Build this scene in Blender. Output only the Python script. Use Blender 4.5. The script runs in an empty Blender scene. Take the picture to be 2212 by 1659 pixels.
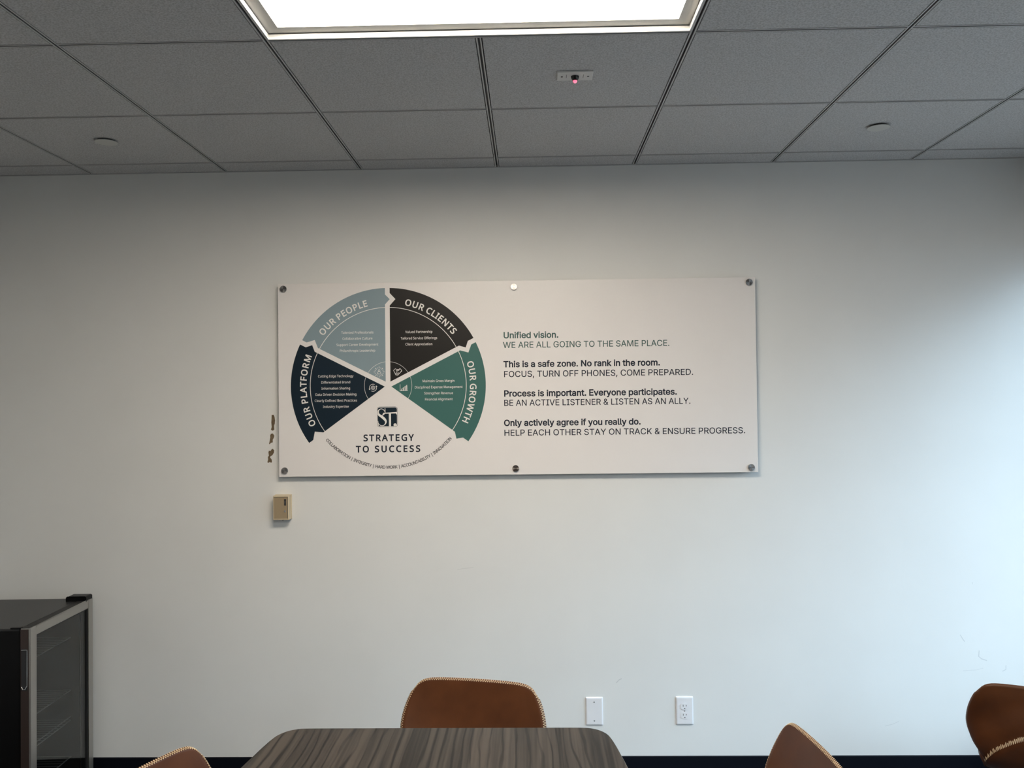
import bpy, bmesh, math, random
from math import sin, cos, pi, radians, atan2, hypot
from mathutils import Vector, Matrix
from mathutils.geometry import delaunay_2d_cdt

# ------------------------------------------------------------------ camera, sky, exposure
SC = bpy.context.scene
COL = SC.collection
SC.view_settings.view_transform = 'Standard'
SC.view_settings.look = 'None'
SC.view_settings.exposure = 0.0
SC.view_settings.gamma = 1.0
SC.view_settings.use_curve_mapping = False

cam_d = bpy.data.cameras.new('camera')
cam_d.sensor_fit = 'HORIZONTAL'
cam_d.sensor_width = 36.0
cam_d.lens = 1825.04 / 2212 * 36.0
cam_d.clip_start = 0.05
cam_d.clip_end = 200
cam = bpy.data.objects.new('camera', cam_d)
COL.objects.link(cam)
YAW, PITCH, ROLL = 0.02154, 0.016318, 0.01177
RM = Matrix.Rotation(YAW, 3, 'Z') @ Matrix.Rotation(PITCH, 3, 'X') @ Matrix.Rotation(ROLL, 3, 'Y')
right, fwd, up = RM.col[0], RM.col[1], RM.col[2]
M = Matrix((right, up, -fwd)).transposed().to_4x4()
M.translation = Vector((0, -3.758, 1.712))
cam.matrix_world = M
SC.camera = cam

SKY = (0.60, 0.81, 1.0)
SKY_S = 10.8
HAZE_S = 2.0
GROUND_S = 0.95
LAMP = (1.0, 0.885, 0.74)
LAMP_S = 29.0

world = bpy.data.worlds.new('sky')
SC.world = world
world.use_nodes = True
nt = world.node_tree
nt.nodes.clear()
o_ = nt.nodes.new('ShaderNodeOutputWorld')
bg = nt.nodes.new('ShaderNodeBackground')
tc = nt.nodes.new('ShaderNodeTexCoord')
sp = nt.nodes.new('ShaderNodeSeparateXYZ')
rp = nt.nodes.new('ShaderNodeValToRGB')
mp = nt.nodes.new('ShaderNodeMath'); mp.operation = 'MULTIPLY_ADD'
mp.inputs[1].default_value = 0.5; mp.inputs[2].default_value = 0.5
nt.links.new(tc.outputs['Generated'], sp.inputs[0])
nt.links.new(sp.outputs['Z'], mp.inputs[0])
nt.links.new(mp.outputs[0], rp.inputs[0])
g_ = GROUND_S / SKY_S
h_ = HAZE_S / SKY_S
rp.color_ramp.elements[0].position = 0.49      # ground, seen from an upper floor
rp.color_ramp.elements[0].color = (0.80 * g_, 0.86 * g_, 0.90 * g_, 1)
rp.color_ramp.elements[1].position = 0.51      # hazy band along the horizon
rp.color_ramp.elements[1].color = (SKY[0] * h_, SKY[1] * h_, SKY[2] * h_, 1)
for p_, k_ in ((0.60, h_), (0.70, 1.0)):       # brighter sky above it
    e_ = rp.color_ramp.elements.new(p_); e_.color = (SKY[0] * k_, SKY[1] * k_, SKY[2] * k_, 1)
nt.links.new(rp.outputs[0], bg.inputs[0])
bg.inputs[1].default_value = SKY_S
nt.links.new(bg.outputs[0], o_.inputs[0])

CEIL = 2.743
T = 0.6096
GX0 = -1.9649          # first main tee of the ceiling grid
GY0 = -0.1492          # first cross tee
XL, XR, YB = -2.85, 2.36, -6.6

# ------------------------------------------------------------------ materials
def mat(name, col, rough=0.5, metal=0.0, spec=0.5, coat=0.0):
    m = bpy.data.materials.new(name)
    m.use_nodes = True
    b = m.node_tree.nodes['Principled BSDF']
    b.inputs['Base Color'].default_value = (*col, 1)
    b.inputs['Roughness'].default_value = rough
    b.inputs['Metallic'].default_value = metal
    b.inputs['Specular IOR Level'].default_value = spec
    b.inputs['Coat Weight'].default_value = coat
    return m

def nodes(m):
    t = m.node_tree
    return t, t.nodes, t.links, t.nodes['Principled BSDF']

def noise_mat(name, c0, c1, scale, rough, bump=0.0, bscale=None, lo=0.35, hi=0.65, detail=3, stretch=(1, 1, 1), **k):
    m = mat(name, c0, rough, **k)
    t, n, l, b = nodes(m)
    tcn = n.new('ShaderNodeTexCoord')
    mpn = n.new('ShaderNodeMapping'); mpn.inputs['Scale'].default_value = stretch
    l.new(tcn.outputs['Object'], mpn.inputs[0])
    nz = n.new('ShaderNodeTexNoise'); nz.inputs['Scale'].default_value = scale; nz.inputs['Detail'].default_value = detail
    l.new(mpn.outputs[0], nz.inputs['Vector'])
    r = n.new('ShaderNodeValToRGB')
    r.color_ramp.elements[0].position = lo; r.color_ramp.elements[0].color = (*c0, 1)
    r.color_ramp.elements[1].position = hi; r.color_ramp.elements[1].color = (*c1, 1)
    l.new(nz.outputs[0], r.inputs[0]); l.new(r.outputs[0], b.inputs['Base Color'])
    if bump:
        nb = n.new('ShaderNodeTexNoise'); nb.inputs['Scale'].default_value = bscale or scale; nb.inputs['Detail'].default_value = 2
        l.new(mpn.outputs[0], nb.inputs['Vector'])
        bp = n.new('ShaderNodeBump'); bp.inputs['Strength'].default_value = bump; bp.inputs['Distance'].default_value = 0.002
        l.new(nb.outputs[0], bp.inputs['Height']); l.new(bp.outputs[0], b.inputs['Normal'])
    return m

M_WALL = noise_mat('wall_paint', (0.74, 0.745, 0.73), (0.76, 0.765, 0.75), 3.0, 0.55, bump=0.05, bscale=420, spec=0.3)
M_REAR = noise_mat('walnut_panelling', (0.10, 0.055, 0.032), (0.16, 0.09, 0.055), 6.0, 0.5, stretch=(6, 6, 0.5))
M_TILE = noise_mat('acoustic_tile', (0.42, 0.42, 0.42), (0.59, 0.59, 0.595), 190, 0.9, bump=0.5, bscale=240, lo=0.36, hi=0.60, detail=4, spec=0.1)
M_TEE = mat('white_grid_metal', (0.80, 0.80, 0.79), 0.4)
M_GRID = mat('grey_grid_metal', (0.50, 0.50, 0.50), 0.45)
M_VOID = mat('dark_plenum', (0.02, 0.02, 0.02), 0.9)
M_CARPET = noise_mat('charcoal_carpet', (0.025, 0.026, 0.03), (0.07, 0.07, 0.075), 160, 0.95, bump=0.6, bscale=300, spec=0.1)
M_BASE = mat('black_rubber', (0.003, 0.004, 0.008), 0.5, spec=0.15)
M_ALU = mat('window_aluminium', (0.35, 0.36, 0.37), 0.4, 0.8)
M_FRAME = mat('light_frame', (0.62, 0.61, 0.58), 0.45)
M_BOARD = noise_mat('white_sign_face', (0.79, 0.765, 0.75), (0.80, 0.775, 0.76), 8, 0.32, spec=0.4)
M_NAVY = mat('ink_dark_navy', (0.007, 0.018, 0.030), 0.40, spec=0.25)
M_SLATE = mat('ink_blue_grey', (0.235, 0.31, 0.345), 0.40, spec=0.25)
M_BLACK = mat('ink_charcoal', (0.013, 0.012, 0.0115), 0.40, spec=0.25)
M_TEAL = mat('ink_teal', (0.050, 0.145, 0.130), 0.40, spec=0.25)
M_WHITE = mat('ink_white', (0.80, 0.78, 0.75), 0.40, spec=0.25)
M_INK = mat('ink_lettering', (0.012, 0.017, 0.030), 0.40, spec=0.25)
M_GREY = mat('ink_grey', (0.07, 0.07, 0.075), 0.40, spec=0.25)
M_GREEN = mat('ink_grey_green', (0.055, 0.115, 0.105), 0.40, spec=0.25)
M_PLATE = mat('white_plastic', (0.80, 0.80, 0.82), 0.28)
M_SLOT = mat('dark_slot', (0.02, 0.02, 0.022), 0.5)
M_SCREW = mat('screw_metal', (0.45, 0.45, 0.45), 0.35, 0.9)
M_BEIGE = mat('beige_plastic', (0.60, 0.50, 0.34), 0.4)
M_BEIGED = mat('tan_plastic', (0.34, 0.26, 0.16), 0.45)
M_CHROME = mat('chrome', (0.75, 0.75, 0.75), 0.15, 1.0)
M_WIRE = mat('chromed_wire', (0.30, 0.30, 0.29), 0.35, 0.6)
M_EDGE_REFL = mat('edge_dark_reflection', (0.045, 0.030, 0.026), 0.35, 0.3)  # dark room reflection painted onto the steel door edge
M_SLOT_SHADE = mat('grid_slot_shade', (0.17, 0.17, 0.175), 0.7)  # shade inside the grid slots, painted as a darker tone
M_STEEL = noise_mat('brushed_steel', (0.40, 0.385, 0.36), (0.46, 0.44, 0.41), 8, 0.36, stretch=(1, 60, 60), metal=0.9)
M_COOLER = mat('black_enamel', (0.004, 0.004, 0.0045), 0.35, spec=0.15)
M_COOLTOP = mat('black_textured_top', (0.022, 0.022, 0.023), 0.42)
M_CAVITY = mat('black_liner', (0.015, 0.015, 0.016), 0.6)
M_GASKET = mat('black_rubber_gasket', (0.01, 0.01, 0.01), 0.6)
M_TORN = noise_mat('torn_drywall_paper', (0.13, 0.095, 0.060), (0.18, 0.135, 0.085), 60, 0.9, spec=0.1)
M_SCUFF = mat('scuff_grey', (0.60, 0.61, 0.61), 0.7)
M_THREAD = mat('cream_thread', (0.72, 0.56, 0.36), 0.6)
M_LEG = mat('grey_black_metal', (0.06, 0.06, 0.06), 0.35, 0.6)
M_TBASE = mat('black_table_base', (0.02, 0.02, 0.02), 0.45)
M_COVER = mat('white_cover_plate', (0.55, 0.55, 0.52), 0.5)
M_SENSOR = mat('sensor_plastic', (0.66, 0.66, 0.64), 0.4)
M_DOME = mat('dark_dome', (0.01, 0.012, 0.012), 0.2)

def emit(name, col, s):
    m = bpy.data.materials.new(name); m.use_nodes = True
    t = m.node_tree; b = t.nodes['Principled BSDF']
    b.inputs['Base Color'].default_value = (0.8, 0.8, 0.8, 1)
    b.inputs['Emission Color'].default_value = (*col, 1)
    b.inputs['Emission Strength'].default_value = s
    return m
M_DIFF = emit('lit_diffuser', LAMP, LAMP_S)
M_LED = emit('red_led', (1.0, 0.03, 0.12), 2.0)

# brushed radial faces of the sign stand-offs
M_DISC = mat('turned_steel', (0.42, 0.41, 0.40), 0.24, 1.0)
t, n, l, b = nodes(M_DISC)
b.inputs['Anisotropic'].default_value = 0.85
tg = n.new('ShaderNodeTangent'); tg.direction_type = 'RADIAL'; tg.axis = 'Y'
l.new(tg.outputs[0], b.inputs['Tangent'])

# leather
M_LEATHER = mat('cognac_leather', (0.17, 0.06, 0.024), 0.44, spec=0.34, coat=0.03)
t, n, l, b = nodes(M_LEATHER)
b.inputs['Coat Roughness'].default_value = 0.3
tcn = n.new('ShaderNodeTexCoord')
n1 = n.new('ShaderNodeTexNoise'); n1.inputs['Scale'].default_value = 9; n1.inputs['Detail'].default_value = 4
n2 = n.new('ShaderNodeTexNoise'); n2.inputs['Scale'].default_value = 420; n2.inputs['Detail'].default_value = 2
r1 = n.new('ShaderNodeValToRGB')
r1.color_ramp.elements[0].position = 0.3; r1.color_ramp.elements[0].color = (0.062, 0.0185, 0.0045, 1)
r1.color_ramp.elements[1].position = 0.72; r1.color_ramp.elements[1].color = (0.098, 0.031, 0.0085, 1)
l.new(tcn.outputs['Object'], n1.inputs['Vector']); l.new(tcn.outputs['Object'], n2.inputs['Vector'])
l.new(n1.outputs[0], r1.inputs[0]); l.new(r1.outputs[0], b.inputs['Base Color'])
bp = n.new('ShaderNodeBump'); bp.inputs['Strength'].default_value = 0.08; bp.inputs['Distance'].default_value = 0.001
l.new(n2.outputs[0], bp.inputs['Height']); l.new(bp.outputs[0], b.inputs['Normal'])

# grey-brown wood laminate, grain along the table
M_WOOD = mat('grey_walnut_laminate', (0.09, 0.078, 0.07), 0.30, spec=0.22)
t, n, l, b = nodes(M_WOOD)
tcn = n.new('ShaderNodeTexCoord')
def mapped(sx, sy):
    q = n.new('ShaderNodeMapping'); q.inputs['Scale'].default_value = (sx, sy, 1)
    l.new(tcn.outputs['Object'], q.inputs[0]); return q.outputs[0]
def math2(op, a, c):
    q = n.new('ShaderNodeMath'); q.operation = op
    for i, v in enumerate((a, c)):
        if isinstance(v, float): q.inputs[i].default_value = v
        else: l.new(v, q.inputs[i])
    return q.outputs[0]
def wnoise(sx, sy, det, dist):
    q = n.new('ShaderNodeTexNoise'); q.inputs['Scale'].default_value = 1; q.inputs['Detail'].default_value = det
    q.inputs['Distortion'].default_value = dist; l.new(mapped(sx, sy), q.inputs['Vector']); return q.outputs[0]
def ramp(v, lo, hi):
    q = n.new('ShaderNodeMapRange'); q.interpolation_type = 'SMOOTHSTEP'
    q.inputs['From Min'].default_value = lo; q.inputs['From Max'].default_value = hi; l.new(v, q.inputs['Value']); return q.outputs[0]
broad = wnoise(17, 0.60, 2, .5)
fine = wnoise(120, 1.6, 4, .2)
wv = n.new('ShaderNodeTexWave'); wv.wave_type = 'BANDS'; wv.bands_direction = 'X'
wv.inputs['Scale'].default_value = 11.0; wv.inputs['Distortion'].default_value = 9; wv.inputs['Detail'].default_value = 2.5
wv.inputs['Detail Scale'].default_value = 0.9; wv.inputs['Detail Roughness'].default_value = 0.55
l.new(mapped(1, 0.16), wv.inputs['Vector'])
vein = ramp(wv.outputs[0], .82, .99)
v_ = math2('ADD', math2('MULTIPLY', ramp(broad, .30, .70), .50), math2('MULTIPLY', ramp(fine, .28, .72), .50))
v_ = math2('SUBTRACT', v_, math2('MULTIPLY', vein, .42))
ra = n.new('ShaderNodeValToRGB')
ra.color_ramp.elements[0].position = 0.08; ra.color_ramp.elements[0].color = (0.008, 0.0060, 0.0050, 1)
ra.color_ramp.elements[1].position = 0.85; ra.color_ramp.elements[1].color = (0.058, 0.046, 0.037, 1)
l.new(v_, ra.inputs[0]); l.new(ra.outputs[0], b.inputs['Base Color'])

def glass(name, tint, f0):
    m = bpy.data.materials.new(name); m.use_nodes = True
    t = m.node_tree; t.nodes.clear()
    o = t.nodes.new('ShaderNodeOutputMaterial'); mx = t.nodes.new('ShaderNodeMixShader')
    tr = t.nodes.new('ShaderNodeBsdfTransparent'); tr.inputs[0].default_value = (*tint, 1)
    gl = t.nodes.new('ShaderNodeBsdfGlossy'); gl.inputs['Roughness'].default_value = 0.01
    lw = t.nodes.new('ShaderNodeLayerWeight'); lw.inputs[0].default_value = 0.5
    pw = t.nodes.new('ShaderNodeMath'); pw.operation = 'POWER'; pw.inputs[1].default_value = 5
    ma = t.nodes.new('ShaderNodeMath'); ma.operation = 'MULTIPLY_ADD'; ma.inputs[1].default_value = 1 - f0; ma.inputs[2].default_value = f0
    t.links.new(lw.outputs['Facing'], pw.inputs[0]); t.links.new(pw.outputs[0], ma.inputs[0])
    t.links.new(ma.outputs[0], mx.inputs[0]); t.links.new(tr.outputs[0], mx.inputs[1]); t.links.new(gl.outputs[0], mx.inputs[2])
    t.links.new(mx.outputs[0], o.inputs[0])
    return m
M_GLASS = glass('window_glass', (0.97, 0.985, 0.985), 0.035)
M_CGLASS = glass('cooler_glass', (0.80, 0.82, 0.82), 0.05)

# ------------------------------------------------------------------ builders
def tag(o, label=None, cat=None, group=None, kind=None):
    if label: o['label'] = label
    if cat: o['category'] = cat
    if group: o['group'] = group
    if kind: o['kind'] = kind
    return o

def thing(name, loc, label, cat, rz=0.0, group=None):
    o = bpy.data.objects.new(name, None); COL.objects.link(o)
    o.empty_display_size = 0.1
    o.location = loc; o.rotation_euler = (0, 0, rz)
    return tag(o, label, cat, group)

def obj(name, bm, m, parent=None, smooth=False, mats=None, loc=None):
    bmesh.ops.recalc_face_normals(bm, faces=bm.faces[:])
    me = bpy.data.meshes.new(name)
    bm.to_mesh(me); bm.free()
    for mm in (mats or [m]): me.materials.append(mm)
    if smooth:
        for p in me.polygons: p.use_smooth = True
    o = bpy.data.objects.new(name, me); COL.objects.link(o)
    if loc: o.location = loc
    if parent: o.parent = parent
    return o

def new(): return bmesh.new()

def box(bm, x0, x1, y0, y1, z0, z1, mi=0):
    vs = [bm.verts.new((x, y, z)) for z in (z0, z1) for y in (y0, y1) for x in (x0, x1)]
    for q in ((0, 2, 3, 1), (4, 5, 7, 6), (0, 1, 5, 4), (2, 6, 7, 3), (0, 4, 6, 2), (1, 3, 7, 5)):
        bm.faces.new([vs[i] for i in q]).material_index = mi
    return vs

def bevel_all(bm, w, seg=2):
    bmesh.ops.remove_doubles(bm, verts=bm.verts[:], dist=1e-6)
    bmesh.ops.bevel(bm, geom=bm.edges[:], offset=w, segments=seg, profile=0.6, affect='EDGES', clamp_overlap=True)

def prism(bm, pts, y0, y1, mi=0):
    """polygon in x,z extruded along y"""
    a = [bm.verts.new((x, y0, z)) for x, z in pts]
    c = [bm.verts.new((x, y1, z)) for x, z in pts]
    n_ = len(pts)
    bm.faces.new(a).material_index = mi; bm.faces.new(c).material_index = mi
    for i in range(n_):
        j = (i + 1) % n_
        bm.faces.new((a[i], a[j], c[j], c[i])).material_index = mi

def lathe(bm, prof, seg=32, axis='Y', at=(0, 0, 0), mi=0):
    """profile of (r, h) revolved round an axis through `at`"""
    rings = []
    A = Vector(at)
    for r, h in prof:
        ring = []
        if r < 1e-6:
            v = {'Y': (0, h, 0), 'Z': (0, 0, h), 'X': (h, 0, 0)}[axis]
            ring = [bm.verts.new(A + Vector(v))] * seg
        else:
            for i in range(seg):
                a = 2 * pi * i / seg
                v = {'Y': (r * cos(a), h, r * sin(a)), 'Z': (r * cos(a), r * sin(a), h), 'X': (h, r * cos(a), r * sin(a))}[axis]
                ring.append(bm.verts.new(A + Vector(v)))
        rings.append(ring)
    for p, q in zip(rings, rings[1:]):
        for i in range(seg):
            j = (i + 1) % seg
            f = []
            for v in (p[i], p[j], q[j], q[i]):
                if v not in f: f.append(v)
            if len(f) > 2:
                bm.faces.new(f).material_index = mi

def tube(bm, pts, r, seg=8, closed=False, cap=True):
    pts = [Vector(p) for p in pts]
    n_ = len(pts); rings = []
    for i, p in enumerate(pts):
        a = pts[(i - 1) % n_] if (closed or i > 0) else p
        c = pts[(i + 1) % n_] if (closed or i < n_ - 1) else p
        d = (c - a).normalized()
        u = d.cross(Vector((0, 0, 1)))
        if u.length < 1e-3: u = d.cross(Vector((1, 0, 0)))
        u.normalize(); v = d.cross(u)
        rr = r[i] if isinstance(r, (list, tuple)) else r
        rings.append([bm.verts.new(p + (u * cos(2 * pi * k / seg) + v * sin(2 * pi * k / seg)) * rr) for k in range(seg)])
    rng = range(n_) if closed else range(n_ - 1)
    for i in rng:
        p, q = rings[i], rings[(i + 1) % n_]
        for k in range(seg):
            bm.faces.new((p[k], p[(k + 1) % seg], q[(k + 1) % seg], q[k]))
    if cap and not closed:
        bm.faces.new(rings[0]); bm.faces.new(rings[-1])

def flat(bm, pts, y, mi=0):
    """flat printed polygon in the x,z plane (concave outlines allowed)"""
    vs, es, fs, *_ = delaunay_2d_cdt([Vector(p) for p in pts], [], [list(range(len(pts)))], 1, 1e-7)
    bv = [bm.verts.new((v.x, y, v.y)) for v in vs]
    for f in fs:
        bm.faces.new([bv[i] for i in f]).material_index = mi

def stroke(bm, pts, w, y, closed=False, mi=0):
    n_ = len(pts); P = [Vector(p) for p in pts]; L = []; R = []
    for i in range(n_):
        a = P[(i - 1) % n_] if (closed or i > 0) else P[i]
        c = P[(i + 1) % n_] if (closed or i < n_ - 1) else P[i]
        d = (c - a); d = d / (d.length or 1)
        nn = Vector((-d.y, d.x)) * w / 2
        if 0 < i < n_ - 1 or closed:
            d0 = (P[i] - a).normalized()
            k = abs(nn.normalized().dot(Vector((-d0.y, d0.x))))
            nn = nn / max(k, 0.55)
        L.append(bm.verts.new((P[i].x + nn.x, y, P[i].y + nn.y))); R.append(bm.verts.new((P[i].x - nn.x, y, P[i].y - nn.y)))
    for i in (range(n_) if closed else range(n_ - 1)):
        j = (i + 1) % n_
        bm.faces.new((L[i], L[j], R[j], R[i])).material_index = mi

def arc(c, r, a0, a1, n_=24):
    return [(c[0] + r * cos(radians(a0 + (a1 - a0) * i / n_)), c[1] + r * sin(radians(a0 + (a1 - a0) * i / n_))) for i in range(n_ + 1)]

def smooth_pts(p, k=5):
    out = []
    for i in range(len(p) - 1):
        P0, P1, P2, P3 = p[max(i - 1, 0)], p[i], p[i + 1], p[min(i + 2, len(p) - 1)]
        for j in range(k):
            s = j / k
            out.append(tuple(.5 * (2 * b1 + (c1 - a1) * s + (2 * a1 - 5 * b1 + 4 * c1 - d1) * s * s + (3 * b1 - a1 - 3 * c1 + d1) * s ** 3) for a1, b1, c1, d1 in zip(P0, P1, P2, P3)))
    return out + [p[-1]]

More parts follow.
